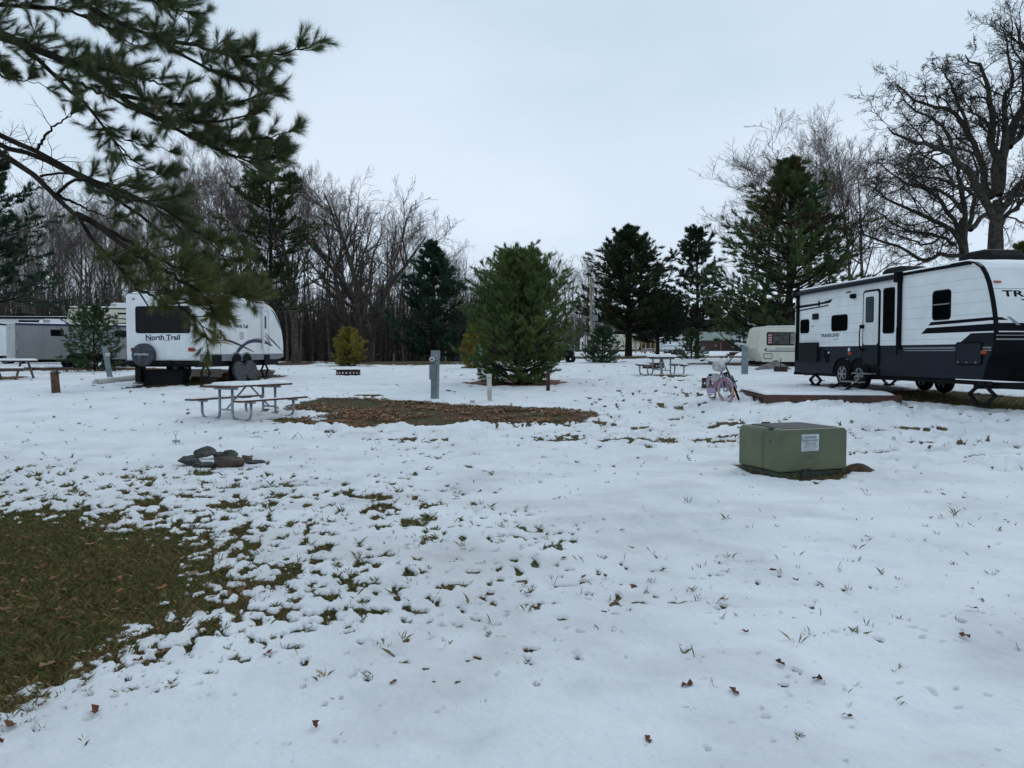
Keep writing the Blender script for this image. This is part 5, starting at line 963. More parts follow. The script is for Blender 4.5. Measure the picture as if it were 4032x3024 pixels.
# vintage cream camper
def ex(t):
    w_ = mkwin(t, side, .45, 1.08, 3.0, 1.76, .07, .03)
    f = lambda a, b, d: (a, -.018 - d, b)
    for i in range(9): flat(w_, 'hanging_flag', [(.51, 1.13 + i * .062), (.72, 1.15 + i * .062), (.72, 1.212 + i * .062), (.51, 1.192 + i * .062)], f, m_flagr if i % 2 == 0 else m_flagw, .003)
    flat(w_, 'curtain', [(.76, 1.13), (1.62, 1.13), (1.62, 1.71), (.76, 1.71)], f, m_curt, .003); flat(w_, 'curtain', [(1.68, 1.13), (2.9, 1.13), (2.9, 1.71), (1.68, 1.71)], f, m_tarp, .003)
    mkwin(t, side, .30, .37, .76, .66, .05, .03, glass=m_cream, name='storage_door')
    flat(t, 'stripe', [(.9, .90), (3.4, .90), (3.4, .93), (.95, .93)], side, m_graydecal); flat(t, 'stripe', [(.52, .82), (3.4, .82), (3.4, .86), (.55, .86)], side, m_graydecal); flat(t, 'stripe', [(.52, .75), (3.4, .75), (3.4, .79), (.5, .79)], side, m_pgl); flat(t, 'arrow_mark', [(.30, .84), (.50, .96), (.44, .84), (.52, .73)], side, m_chardecal)
    MB().box(.0, .3, .05, .1, .4, .25).box(-.5, 1.05, .15, .3, 1.15, .27).tube([(-.35, 1.1, .0), (-.35, 1.1, .45)], .03, 8).build('hitch_jack', m_blackm, t)
    mb = MB(); C = [(.25, .24), (.0, .92), (.2, 1.85), (.27, 2.0), (.42, 2.09), (3.4, 2.13)]
    for (a, b), (c, d) in zip(C[:-1], C[1:]): mb.prism([(a, b), (c, d), (c, d - .04), (a + .02, b - .03)], lambda a_, b_, e_: (a_, e_, b_), -.025, 0)
    mb.build('edge_trim', m_white, t)
camper('vintage_trailer', 2984, 39.5, R(1), 3.4, 2.1, .25, 2.1, [(.25, .22), (.0, .92), (.2, 1.85), (.27, 1.98), (.42, 2.07), (3.4, 2.11), (3.4, .22)], 'old cream ribbed trailer with a striped flag in its window behind the grey pedestal', m_creamside, z=gz(lat(3000, 39.5), 39.5) + .04, wheels=(2.6,), wr=.3, top_snow=0, extra=ex)
# far trailers
def ex(t):
    mb = MB(); stripe(mb, [(4.2, 2.9), (5.2, 2.6), (6.0, 2.0), (6.2, 1.0)], side, .16); stripe(mb, [(6.2, 3.0), (6.9, 2.5), (7.2, 1.6), (7.1, .9)], side, .13); stripe(mb, [(4.5, 2.3), (5.5, 2.0), (6.5, 2.3)], side, .12); mb.build('stripe', m_chardecal, t)
camper('travel_trailer', 2303, 140, R(2), 10.2, 2.4, .6, 3.35, [(0, .7), (0, 3.2), (.2, 3.3), (8.6, 3.35), (9.3, 3.1), (9.9, 2.5), (10.2, 1.6), (9.9, .7)], 'far pale trailer with dark curved stripes beyond the small round pine', m_cream, wheels=(5, 5.9), top_snow=.12, wins=((side, .5, 1.7, 1.4, 2.5, .1),), extra=ex)
camper('travel_trailer', 2284, 150, R(-4), 1.9, 2.4, .6, 2.9, [(0, .7), (0, 2.8), (1.9, 2.9), (1.9, .7)], 'small white trailer end with dark square window at the far left of the pale trailer', m_white, wheels=(1,), top_snow=.1, wins=((side, .35, 1.5, 1.15, 2.2, .06),))
def ex(t):
    MB().box(.2, -.25, .8, 4.4, 0, 2.5).build('slide_out', m_white, t); flat(t, 'stripe', [(.1, 1.25), (4.3, 1.25), (4.3, 1.4), (.1, 1.4)], lambda a, b, d: (a, -.25 - d, b), m_graydecal)
    mkwin(t, lambda a, b, d: (a, -.25 - d, b), .7, 1.8, .95, 2.35, .04); mkwin(t, lambda a, b, d: (a, -.25 - d, b), 1.4, 1.7, 1.7, 2.25, .04)
camper('fifth_wheel', 2604, 138, R(0), 7, 2.4, .6, 3.5, [(0, .6), (0, 2.9), (2.4, 3.3), (2.4, 3.5), (6.7, 3.5), (7, 3.1), (7, 1.6), (5.8, 1.5), (5.6, .6)], 'far white fifth wheel trailer between the wooden pergola and the slim green pine', m_white, wheels=(1.2, 2.0, 2.8), top_snow=.12, wins=((side, 5.2, 2.2, 5.8, 3.0, .06),), cat='trailer', extra=ex)

# ------------------------------------------------------------------ BUILDINGS
def building(name, x, Y, z, rz, Lx, Wy, h, over, ridge, wallm, label, wins=(), ridge_dir='x'):
    t = empty(name, (x, Y, z), rz, label, 'building'); MB().box(0, 0, 0, Lx, Wy, h).build('wall', wallm, t)
    mb = MB()
    if ridge_dir == 'x':
        A = [(-over, -over, h), (Lx + over, -over, h), (Lx + over, Wy / 2, h + ridge), (-over, Wy / 2, h + ridge), (-over, Wy + over, h), (Lx + over, Wy + over, h)]
        mb.add(A + [(a, b, c + .18) for a, b, c in A], [(6, 7, 8, 9), (9, 8, 11, 10), (0, 3, 2, 1), (3, 4, 5, 2), (0, 1, 7, 6), (4, 10, 11, 5), (0, 6, 9, 3), (3, 9, 10, 4), (1, 2, 8, 7), (2, 5, 11, 8)])
        g = MB().add([(0, 0, h), (0, Wy, h), (0, Wy / 2, h + ridge), (Lx, 0, h), (Lx, Wy, h), (Lx, Wy / 2, h + ridge)], [(0, 1, 2), (3, 5, 4)])
    else:
        A = [(-over, -over, h), (-over, Wy + over, h), (Lx / 2, Wy + over, h + ridge), (Lx / 2, -over, h + ridge), (Lx + over, -over, h), (Lx + over, Wy + over, h)]
        mb.add(A + [(a, b, c + .18) for a, b, c in A], [(6, 7, 8, 9), (9, 8, 11, 10), (0, 3, 2, 1), (3, 4, 5, 2), (0, 1, 7, 6), (4, 10, 11, 5), (0, 6, 9, 3), (3, 9, 10, 4), (1, 2, 8, 7), (2, 5, 11, 8)])
        g = MB().add([(0, 0, h), (Lx, 0, h), (Lx / 2, 0, h + ridge), (0, Wy, h), (Lx, Wy, h), (Lx / 2, Wy, h + ridge)], [(0, 1, 2), (3, 5, 4)])
    r_ = mb.build('roof', m_groof, t); g.build('gable', wallm, t)
    for w_ in wins: mkwin(t, side, *w_, .02, .04)
    return t, r_
x = lat(2752, 190); b_, r_ = building('storage_building', x, 190, gz(x, 190), R(-1), 9.6, 9, 2.55, .35, 2.2, m_maroonwall, 'long dark maroon building with green metal roof beyond the far tables')
MB().box(5.3, -.06, 0, 5.42, 0, 2.6).box(-.2, -.3, 2.52, 9.8, -.22, 2.7).build('trim', m_newwood, b_); flat(b_, 'wall_vent', rr(3.9, 1.2, 4.4, 1.6, .02), side, m_graybox, .1)
x = lat(2892, 180); z_ = hgt(1370, 180); b_ = empty('house', (x, 180, z_), R(-12), 'white two-winged house with green roof behind the grey pedestal', 'building')
MB().box(0, 0, 0, 4.9, 8, 3.1).build('wall', m_housewhite, b_)
A = [(-.5, -.5, 3.05), (5.0, -.5, 3.05), (5.0, 4, 5.7), (3.4, 4, 5.7), (-.5, 8.5, 3.05), (5.0, 8.5, 3.05)]
MB().add(A + [(a, b, c + .2) for a, b, c in A], [(6, 7, 8, 9), (9, 8, 11, 10), (0, 3, 2, 1), (3, 4, 5, 2), (0, 1, 7, 6), (4, 10, 11, 5), (0, 6, 9), (9, 10, 4), (6, 10, 9), (0, 9, 3), (3, 9, 4), (1, 2, 8, 7), (2, 5, 11, 8)]).build('roof', m_groof, b_)
for w_ in ((1.0, 1.2, 1.35, 2.6), (1.9, 1.3, 2.25, 2.7), (3.4, 1.2, 3.75, 2.6)): mkwin(b_, side, *w_, .02, .04)
MB().box(4.9, -1.6, 0, 13.5, 8, 3.1).add([(4.9, -1.6, 3.1), (13.5, -1.6, 3.1), (9.2, -1.6, 5.5), (4.9, 8, 3.1), (13.5, 8, 3.1), (9.2, 8, 5.5)], [(0, 1, 2), (3, 5, 4), (0, 2, 5, 3), (1, 4, 5, 2)]).build('wing', m_housewhite, b_)
A = [(4.4, -2.1, 2.85), (9.2, -2.1, 5.53), (9.2, 8.5, 5.53), (4.4, 8.5, 2.85), (14., -2.1, 2.85), (14., 8.5, 2.85)]
MB().add(A + [(a, b, c + .2) for a, b, c in A], [(6, 7, 8, 9), (7, 10, 11, 8), (0, 3, 2, 1), (1, 2, 5, 4), (0, 1, 7, 6), (1, 4, 10, 7), (3, 9, 8, 2), (2, 8, 11, 5), (0, 6, 9, 3), (4, 5, 11, 10)]).build('wing_roof', m_groof, b_)
MB().tube([(3.2, 2.2, 4.0), (3.2, 2.2, 6.3)], .14, 8).build('flue_pipe', m_white, b_); MB().box(0, -1.5, -.8, 13.5, 8, 0).build('foundation', m_char, b_)
# pergola
x = lat(2497, 140); t = empty('pergola', (x, 140, gz(x, 140)), R(3), 'open pale lumber pergola with braced posts beside the far white fifth wheel', 'pergola')
for a, b in ((0.3, 0), (1.5, .6), (3.9, 0), (.3, 3.6), (3.9, 3.6), (2.1, 0)): MB().box(a - .1, b - .1, 0, a + .1, b + .1, 2.45).build('post', m_newwood, t)
MB().box(-.2, -.12, 2.35, 4.4, .12, 2.6).box(-.2, 3.5, 2.35, 4.4, 3.72, 2.6).build('beam', m_newwood, t); mb = MB()
for i in range(8): mb.box(-.1 + i * .6, -.3, 2.6, -.02 + i * .6, 3.9, 2.75)
mb.build('rafters', m_newwood, t); mb = MB()
for a in (.3, 1.5, 2.1, 3.9):
    for s_ in (-1, 1): mb.bar((a, -.02, 1.7), (a + s_ * .6, -.02, 2.35), .1, .1)
mb.build('brace', m_newwood, t)
# utility pole
x = lat(2331, 60); H = hgt(1095, 60) - gz(x, 60); t = empty('utility_pole', (x, 60, gz(x, 60)), 0, 'weathered wooden utility pole with grey box behind the small round pine', 'utility pole', tilt=(0, R(-1)))
MB().tube([(0, 0, -.1), (0, 0, H)], [.15, .11], 12).build('pole', m_pole, t, smooth=True); zz = hgt(1253, 60) - gz(x, 60); MB().box(.05, -.3, zz - .22, .48, -.1, zz + .22).build('meter_box', m_graybox, t, bevel=.02)
MB().tube([(.2, -.15, zz), (.17, -.12, zz + 2.6)], .045, 8).tube([(.2, -.15, zz), (.2, -.12, .1)], .04, 8).build('conduit', m_graybox, t)

# ------------------------------------------------------------------ TRANSFORMER BOX
def transformer():
    A = np.array(spot(3070, 1893)); B = np.array(spot(3348, 1870)); C = np.array(spot(2925, 1860)); ux = (B - A); Wd = 1.06; rz = math.atan2(ux[1], ux[0]) ; gd = gz(*A) - .02
    t = empty('transformer_cabinet', (A[0], A[1], gd), rz, 'squat green metal transformer cabinet with a white warning label, standing in the snow', 'transformer'); D = .86; H = .66
    # body: front hood and lower sill, profile rounded at the top of each side
    def hood(x0, x1, y0, y1, z0, z1, r=.07):
        P = [(x0, z0), (x0, z1 - r)] + [(x0 + r - r * math.cos(a), z1 - r + r * math.sin(a)) for a in np.linspace(.3, 1.57, 5)] + [(x1 - r + r * math.sin(a), z1 - r + r * math.cos(a)) for a in np.linspace(0, 1.3, 5)] + [(x1, z1 - r), (x1, z0)]
        return MB().prism(P, lambda a, b, d: (a, d, b), y0, y1)
    hood(0, Wd, 0, .34, .115, H).build('hood', m_green, t, bevel=.022); hood(.008, Wd - .008, .345, D, .115, H - .006).build('rear_body', m_green, t, bevel=.02)
    MB().box(.006, .008, -.05, Wd - .006, D - .01, .108)  .build('base_sill', M('darker_green_sill', (.045, .058, .036), .6, var=.3, scale=8), t, bevel=.006); flat(t, 'worn_top', rr(.14, .06, Wd - .1, .8, .05), lambda a, b, d: (a, b, H - .004 + d), m_greendk, .008)  # base sill in a darker green than the hood
    MB().box(.33, -.022, .03, .46, .02, .125).box(.335, -.035, .13, .455, 0, .15).build('latch', m_greendk, t, bevel=.004); MB().box(.0, .2, H - .005, .08, .26, H + .008).box(.42, .86, H - .01, .52, .92, H + .012).build('hinge', m_greendk, t)
    lb = flat(t, 'warning_label', rr(.325, .375, .60, .59, .008), side, m_label, .003); f = lambda a, b, d: (a, -.0025 - d, b - .048)
    flat(lb, 'label_border', [(.335, .560), (.59, .560), (.59, .566), (.335, .566)], f, m_ink, .001); flat(lb, 'label_border', [(.335, .560), (.341, .560), (.341, .625), (.335, .625)], f, m_ink, .001)
    lettering(lb, 'WARNING', .37, .580, .19, .034, f, m_ink, .001, bold=.01)
    for s_, z, w_, h_ in (('ELECTRIC SHOCK HAZARD', .545, .23, .012), ('HIGH VOLTAGE', .516, .165, .017), ('DO NOT ENTER', .490, .18, .017), ('THIS ENCLOSURE', .464, .21, .017), ('CONTACT YOUR LOCAL', .446, .18, .010), ('ELECTRIC UTILITY', .430, .14, .009)):
        lettering(lb, s_, .4625 - w_ / 2, z, w_, h_, f, m_ink, .001)
    lettering(t, '240/120', .395, .232, .14, .022, side, m_graydecal, .001); lettering(t, '25', .44, .305, .035, .022, side, m_greendk, .001)
    MB().disc((0, .18, 0), .008, .01).build('bolt', m_blackm, t)
    for o_ in [o2 for o2 in COL.objects if o2.parent == t and o2.name.startswith('bolt')]: o_.location = (0, 0, .5)
    return A, rz
A, rzT = transformer()
x, y = spot(3395, 1868); mb = MB(); n_ = 18; P = [(.32 * math.cos(a), .15 * math.sin(a) ** .8 if math.sin(a) > 0 else 0) for a in np.linspace(0, math.pi, n_)]
t = empty('mound', (x, y + .05, gz(x, y) + .01), R(-12), None, None); V = []
gx = np.linspace(-.34, .40, 26); gy = np.linspace(-.26, .3, 18); XX, YY = np.meshgrid(gx, gy, indexing='ij'); rr2 = np.sqrt((XX / .36) ** 2 + (YY / .27) ** 2); ZZ = .15 * smo(1.05 - rr2) * (1 - .6 * smo((XX + .1) / .5)) + (fbm(XX, YY, .05, 3, 3) - .5) * .02 - .015
i_ = np.arange(26 * 18).reshape(26, 18); o_ = npmesh('earth_heap', np.stack([XX, YY, ZZ], -1).reshape(-1, 3), np.stack([i_[:-1, :-1], i_[1:, :-1], i_[1:, 1:], i_[:-1, 1:]], -1).reshape(-1, 4), m_log, smooth=True)
o_.data.materials[0] = M('bare_earth', (.085, .048, .028), .95, var=.35, scale=14, bump=.8, bscale=60); o_.location = t.location; o_.rotation_euler = t.rotation_euler; bpy.data.objects.remove(t); tag(o_, 'low heap of bare brown earth against the right side of the green transformer cabinet', 'earth heap')

# ------------------------------------------------------------------ PICNIC TABLES
def picnic(x, y, rz, label, Lt=2.0, boards=m_wood, snow=.045, simple=False, z=None, legs=m_galv, gap=.30, group=None):
    t = empty('picnic_table', (x, y, gz(x, y) if z is None else z), rz, label, 'picnic table', group); h = Lt / 2
    mb = MB(); 
    for i in range(5): yy = -.37 + i * .15; mb.box(-h, yy, .715, h, yy + .14, .755)
    mb.build('tabletop', boards, t, bevel=.006)
    for s_ in (-1, 1):
        y0 = s_ * .72 - .125; MB().box(-h, y0, .415, h, y0 + .12, .455).box(-h, y0 + .13, .415, h, y0 + .25, .455).build('seat', boards, t, bevel=.006)
        if snow: snow_slab(t, -h + .02, y0 + .01, h - .1, y0 + .24, .457, snow * .6, 40, 8, int(x * 7) + s_, gap=.34, name='snow_layer', edge=.05)
    if snow: snow_slab(t, -h + (.25 if gap > .3 else .02), -.35, h - .02, .36, .757, snow, 46, 18, int(x * 3), gap=gap, edge=.07)
    for e_ in (-1, 1):
        xx = e_ * (h - .38)
        for s_ in (-1, 1):
            P = [(xx, s_ * .74, .40), (xx, s_ * .74, .16), (xx, s_ * .71, .07), (xx, s_ * .64, .02), (xx, s_ * .55, .0), (xx, s_ * .36, .0), (xx, s_ * .27, .02), (xx, s_ * .21, .08), (xx, s_ * .19, .18), (xx, s_ * .19, .69)]
            MB().tube(P, .03, 10).build('leg', legs, t, smooth=True)
            MB().box(xx - .03, s_ * .72 - .13, .375, xx + .03, s_ * .72 + .13, .413).build('seat_bracket', legs, t)
        MB().box(xx - .03, -.34, .66, xx + .03, .34, .713).box(xx - .015, -.19, .2, xx + .015, .19, .24).build('cross_bar', legs, t)
        MB().tube([(xx, 0, .22), (e_ * .08, 0, .70)], .02, 8).build('brace', legs, t)
    return t
picnic(-5.98, 17.25, math.atan2(1.9, .95), 'nearest picnic table, brown boards on bent grey pipe legs, snow partly slid off its top', Lt=2.05, gap=.33, snow=.065)
x, y = spot(2618, 1481); picnic(x, y + .7, R(96), 'picnic table standing alone right of the bushy young pine, end-on, with full snow cover', Lt=1.9, gap=.0, snow=.085)
x, y = spot(60, 1487)
def wood_table(x, y, rz, label, Lt=1.8):
    t = empty('picnic_table', (x, y, gz(x, y)), rz, label, 'picnic table'); h = Lt / 2; MB().box(-h, -.37, .70, h, .37, .74).build('tabletop', m_wood2, t, bevel=.01); snow_slab(t, -h, -.37, h, .37, .742, .06, 30, 12, 5)
    for s_ in (-1, 1): MB().box(-h, s_ * .68 - .13, .42, h, s_ * .68 + .13, .46).build('seat', m_wood2, t); snow_slab(t, -h, s_ * .68 - .13, h, s_ * .68 + .13, .462, .05, 30, 8, 6)
    for e_ in (-1, 1):
        xx = e_ * (h - .3); MB().bar((xx, -.22, .7), (xx, -.62, 0), .04, .09).build('leg', m_wood2, t); MB().bar((xx, .22, .7), (xx, .62, 0), .04, .09).build('leg', m_wood2, t); MB().box(xx - .02, -.75, .36, xx + .02, .75, .42).build('cross_bar', m_wood2, t)
    return t
wood_table(lat(30, 28.6), 28.6, R(4), 'wooden picnic table with thick snow at the left edge before the silver cargo trailer')
for u, Y, lab, l_ in ((1296, 92, 'far dark picnic table at the wood edge left of the yellow-green conifer', 2.), (1482, 86, 'far end-on picnic table at the foot of the many-stemmed bare tree', 1.8)):
    picnic(lat(u, Y), Y, R(5 if u < 1400 else 85), lab, Lt=l_, snow=.05, gap=0)
for u, Y, lab, rz in ((2556, 118, 'far green-framed picnic table left of two, in front of the pergola', 5), (2600, 116, 'far green-framed picnic table right of two, in front of the fifth wheel', 8), (2962, 105, 'far picnic table beside the grey pedestal, before the white house', 3)):
    picnic(lat(u, Y), Y, R(rz), lab, Lt=2.2, snow=.05, gap=0, legs=m_chardecal if u < 2700 else m_galv)

# ------------------------------------------------------------------ FIRE RINGS
def fire_ring(u0, u1, vb, H, label, holes=True, Y=None, lid=False, sink=0):
    if Y is None: x, y = spot((u0 + u1) / 2, vb)
    else: y = Y; x = lat((u0 + u1) / 2, Y)
    r = (u1 - u0) / 2 / F * y; y += r; t = empty('fire_ring', (x, y, gz(x, y) - sink), 0, label, 'fire ring'); n_ = 40; mb = MB()
    rows = [(0, H * .34), (H * .34, H * .62), (H * .62, H)] if holes else [(0, H)]
    for i in range(n_):
        a0, a1 = 2 * math.pi * i / n_, 2 * math.pi * (i + 1) / n_
        for k2, (z0, z1) in enumerate(rows):
            if holes and k2 == 1 and i % 2 == 0: continue
            for q_, rad2 in ((0, r),):
                A = [(rad2 * math.cos(a) , rad2 * math.sin(a)) for a in (a0, a1)]; B = [((rad2 - .012) * math.cos(a), (rad2 - .012) * math.sin(a)) for a in (a0, a1)]
                mb.add([(A[0][0], A[0][1], z0), (A[1][0], A[1][1], z0), (A[1][0], A[1][1], z1), (A[0][0], A[0][1], z1), (B[0][0], B[0][1], z0), (B[1][0], B[1][1], z0), (B[1][0], B[1][1], z1), (B[0][0], B[0][1], z1)], [(0, 1, 2, 3), (4, 7, 6, 5), (3, 2, 6, 7), (0, 4, 5, 1)])
    mb.ring((0, 0, H), r, .008, 'z', 40, 6); mb.build('steel_band', m_rust, t)
    if lid: MB().tube([(0, 0, 0), (0, 0, .62)], .02, 8).build('grill_post', m_blackm, t)
    return t
x, y = spot(1360, 1482); fire_ring(1313, 1409, 1482, 24 / F * y, 'rusty perforated fire ring alone in the snow in front of the yellow-green conifer')
x, y = spot(2842, 1535); fire_ring(2781, 2905, 1532, .27, 'rusty fire ring just behind the two bicycles', Y=y + .3)
fire_ring(1394, 1438, 1432, .26, 'small far perforated fire ring at the foot of the yellow-green conifer', Y=66)
fire_ring(2538, 2622, 1468, .28, 'dark fire ring seen behind the left bench of the end-on snowy table', Y=37)
fire_ring(3058, 3110, 1456, .24, 'rusty fire ring with an upright grill post before the old cream trailer', holes=False, Y=34, lid=True)
fire_ring(2876, 2905, 1396, .32, 'far dark fire ring in the snow before the maroon building', holes=False, Y=108)
fire_ring(2646, 2682, 1406, .3, 'far dark fire ring left of the slim green pine', holes=False, Y=98)

# ------------------------------------------------------------------ PEDESTALS, POSTS, PIPES
def pedestal(u, vb, vt, w, label, tilt=(0, 0), rz=0, detail=False, Y=None):
    if Y is None: x, y = spot(u, vb)
    else: y = Y; x = lat(u, Y)
    g = gz(x, y); H = hgt(vt, y) - g; t = empty('power_pedestal', (x, y, g), rz, label, 'power pedestal', tilt=tilt); w2 = w / 2; d = w * .9
    MB().box(-w2, -d / 2, -.1, w2, d / 2, H - .02).build('post', m_graybox, t, bevel=.006); MB().box(-w2 - .01, -d / 2 - .012, H * .84 if detail else H - .06, w2 + .01, d / 2 + .01, H).build('cap', m_graybox, t, bevel=.006)
    if detail:
        MB().box(-w2 - .035, -d / 2 - .05, H * .42, w2 - .04, -d / 2, H * .73).build('outlet_cover', m_graybox, t, bevel=.01)
        MB().disc((-w2 + .07, -d / 2 - .03, H * .82), .095, .05).build('meter_base', m_graybox, t); MB().disc((-w2 + .07, -d / 2 - .09, H * .82), .08, .10).build('meter_glass', m_chrome, t, bevel=.02); MB().box(-w2 + .035, -d / 2 - .145, H * .815, -w2 + .105, -d / 2 - .139, H * .835).build('meter_dial', m_black, t)
        for i, c in enumerate('216'): lettering(t, c, w2 - .052, H * (.905 - i * .068) - .04, .038, .062, lambda a, b, e_: (a, -d / 2 - .013 - e_, b), m_white, .004, bold=.02)
    return t
pedestal(1712, 1577, 1380, .185, 'grey power pedestal with round glass meter and number 216, beside the leaf patch', detail=True, rz=R(-14), tilt=(0, R(1.2)))
t = pedestal(434, 1490, 1362, .16, 'leaning grey power pedestal with a small meter, left of the white trailer', tilt=(0, R(-9))); MB().disc((.12, -.08, .93), .07, .12).build('meter', m_chrome, t); MB().box(.02, -.15, .35, .14, -.07, .72).build('outlet_cover', m_graybox, t, bevel=.01)
pedestal(2932, 1478, 1364, .22, 'wide plain grey power pedestal standing alone left of the old cream trailer')
pedestal(1890, 1469, 1352, .17, 'pale power pedestal half hidden by the left side of the bushy young pine')
pedestal(1755, 1420, 1381, .16, 'slim white post at the wood edge left of the blue tarp', Y=80); pedestal(1551, 1419, 1391, .18, 'short grey pedestal at the wood edge right of the many-stemmed tree', Y=80)
pedestal(1166, 1420, 1388, .18, 'short pale pedestal just right of the white trailer nose', Y=70); pedestal(1166 + 290, 1420, 1406, .16, 'tiny pale post beside the far end-on picnic table', Y=84)
pedestal(2764, 1397, 1362, .42, 'tilted far pedestal right of the slim green pine', tilt=(0, R(12)), Y=106); pedestal(2786, 1395, 1379, .34, 'short dark far post in front of the maroon building', Y=112)
def post(name, u, vb, vt, r, mat, label, cat, n_=16, cap=0, tilt=(0, 0), square=False, capmat=None):
    x, y = spot(u, vb); g = gz(x, y); H = hgt(vt, y) - g; t = empty(name, (x, y, g), 0, label, cat, tilt=tilt)
    if square: MB().box(-r, -r, -.1, r, r, H).build('post', mat, t, bevel=.006)
    else: MB().tube([(0, 0, -.1), (0, 0, H)], r, n_).build('pipe', mat, t, smooth=True)
    if cap: MB().tube([(0, 0, H - cap), (0, 0, H + .01)], r * 1.14, n_).build('cap', capmat or mat, t, smooth=True)
    return t
post('vent_pipe', 1929, 1588, 1474, .062, m_pvc, 'white upright plastic pipe with collar in front of the bushy young pine', 'pipe', cap=.1, tilt=(0, R(-2)))
post('pipe_stub', 1860, 1594, 1577, .055, m_pvc, 'short white capped pipe stub among leaves between pedestal 216 and the white pipe', 'pipe', cap=.05)
post('marker_post', 2158, 1545, 1461, .055, m_redpost, 'reddish brown square post right of the bushy young pine', 'post', square=True)
x, y = spot(221, 1552); H = hgt(1463, y) - gz(x, y); t = empty('wooden_stump', (x, y, gz(x, y)), 0, 'weathered brown wooden post with splintered top in the snow at left', 'post', tilt=(0, R(-3)))
MB().tube([(0, 0, -.1), (.01, 0, H * .5), (0, 0, H)], [.125, .105, .105], 14).build('post', m_wood, t, smooth=True); MB().bar((-.22, 0, H + .07), (.02, 0, H), .05, .02).bar((.05, 0, H - .02), (.16, .02, H - .05), .04, .05).bar((-.05, .0, H - .02), (.1, .05, H + .03), .05, .03).build('splinter', m_wood2, t); MB().tube([(-.095, -.04, 0), (-.095, -.04, H)], .014, 6).build('conduit', m_graybox, t)
# sewer pipe, box, blocks, log, covers by the white trailer
xa, ya = spot(385, 1516); xb, yb = spot(565, 1497); t = empty('sewer_pipe', (xa, ya, gz(xa, ya)), 0, 'white plastic pipe lying on the snow left of the white trailer', 'pipe'); e_ = (xb - xa, yb - ya, gz(xb, yb) - gz(xa, ya))
MB().tube([(0, 0, .1), (e_[0], e_[1], e_[2] + .14)], .095, 14).build('pipe', m_pvc, t, smooth=True); MB().tube([(-.09, -.02, -.02), (-.08, -.02, .09), (-.02, 0, .12)], .10, 14).build('elbow', m_pvc, t, smooth=True)
x, y = spot(640, 1517); t = empty('storage_bin', (x, y + .3, gz(x, y)), R(4), 'large black open bin under the rear bumper of the white trailer', 'bin'); MB().prism([(-.66, 0), (.64, 0), (.67, .5), (-.70, .5)], lambda a, b, d: (a, d, b), -.3, .35).build('bin_body', m_char, t, bevel=.02); MB().box(-.72, -.33, .49, .69, .38, .53).build('rim', m_char, t, bevel=.01)
for u, v, w_, h_, lab in ((815, 1505, .42, .17, 'grey wooden block on the ground under the white trailer, nearest the log'), (775, 1498, .36, .14, 'dark wooden block under the white trailer, left of the other block')):
    x, y = spot(u, v); t = empty('wooden_block', (x, y + .2, gz(x, y)), R(10), lab, 'block'); MB().box(-w_ / 2 * 1.4, -.15, -.03, w_ / 2 * 1.4, .15, h_ * .5).build('lower_board', m_wood2, t, bevel=.01); MB().box(-w_ / 2 * 1.35, -.14, h_ * .5, w_ / 2 * 1.38, .15, h_).build('upper_board', m_wood2, t, bevel=.01)
x, y = spot(888, 1497); t = empty('log', (x, y + .15, gz(x, y)), 0, 'round cut log with pale end beside the trailer wheels', 'log'); MB().tube([(0, -.15, .14), (.02, .25, .14)], .15, 20).build('bark', m_bark, t); MB().disc((0, -.156, .14), .132, .014).build('cut_end', m_log, t)
_p = np.array((lat(789, 25), 25.)); _q = np.array((lat(1115, 31.5), 31.5)); _d = (_q - _p) / np.linalg.norm(_q - _p); _n = np.array((_d[1], -_d[0]))
for a, lab in ((2.25, 'dark round wheel cover leaning on the rear wheel of the white trailer'), (3.12, 'dark round wheel cover leaning on the front wheel of the white trailer')):
    x, y = _p + _d * a + _n * .32; t = empty('wheel_cover', (x, y, gz(x, y)), R(76), lab, 'wheel cover', tilt=(R(-10), 0)); MB().disc((0, 0, .38), .38, .05, 'y', 30).build('cover_face', m_cover, t, bevel=.02); MB().ring((0, .05, .38), .36, .03, n=28, m=6).build('cover_rim', m_cover, t)
# blue tarp, golf cart, grey tarp
x = lat(1800, 85); gx = np.linspace(-1, 1, 20); XX, YY = np.meshgrid(gx * 1.15, gx * .8, indexing='ij'); ZZ = .75 * np.clip(1 - np.maximum(np.abs(XX - .45) / .75, np.abs(YY) / .8), 0, 1) ** .8 + .25 * np.clip(1 - np.abs(XX + .5) / .6, 0, 1) + (fbm(XX, YY, .3, 3, 2) - .5) * .15
i_ = np.arange(400).reshape(20, 20); o_ = npmesh('blue_tarp', np.stack([XX, YY, ZZ], -1).reshape(-1, 3), np.stack([i_[:-1, :-1], i_[1:, :-1], i_[1:, 1:], i_[:-1, 1:]], -1).reshape(-1, 4), m_blue); o_.location = (x, 85, gz(x, 85)); tag(o_, 'crumpled dark blue tarp heap at the wood edge left of the young pine', 'tarp')
x, y = spot(3050, 1447); XX, YY = np.meshgrid(np.linspace(-.95, .75, 26), np.linspace(-.5, .5, 14), indexing='ij'); ZZ = .46 * np.clip(1 - np.abs(XX - .12) / np.where(XX < .12, 1.05, .75), 0, 1) ** .9 * np.clip(1.15 - np.abs(YY) / .5, 0, 1) ** .7 + (fbm(XX, YY, .2, 3, 2) - .5) * .09
i_ = np.arange(26 * 14).reshape(26, 14); o_ = npmesh('grey_tarp', np.stack([XX, YY, ZZ], -1).reshape(-1, 3), np.stack([i_[:-1, :-1], i_[1:, :-1], i_[1:, 1:], i_[:-1, 1:]], -1).reshape(-1, 4), m_tarp); o_.location = (lat(3046, 36.5), 36.5, gz(lat(3046, 36.5), 36.5)); tag(o_, 'grey tarp draped over a low pile under the old cream trailer', 'tarp')
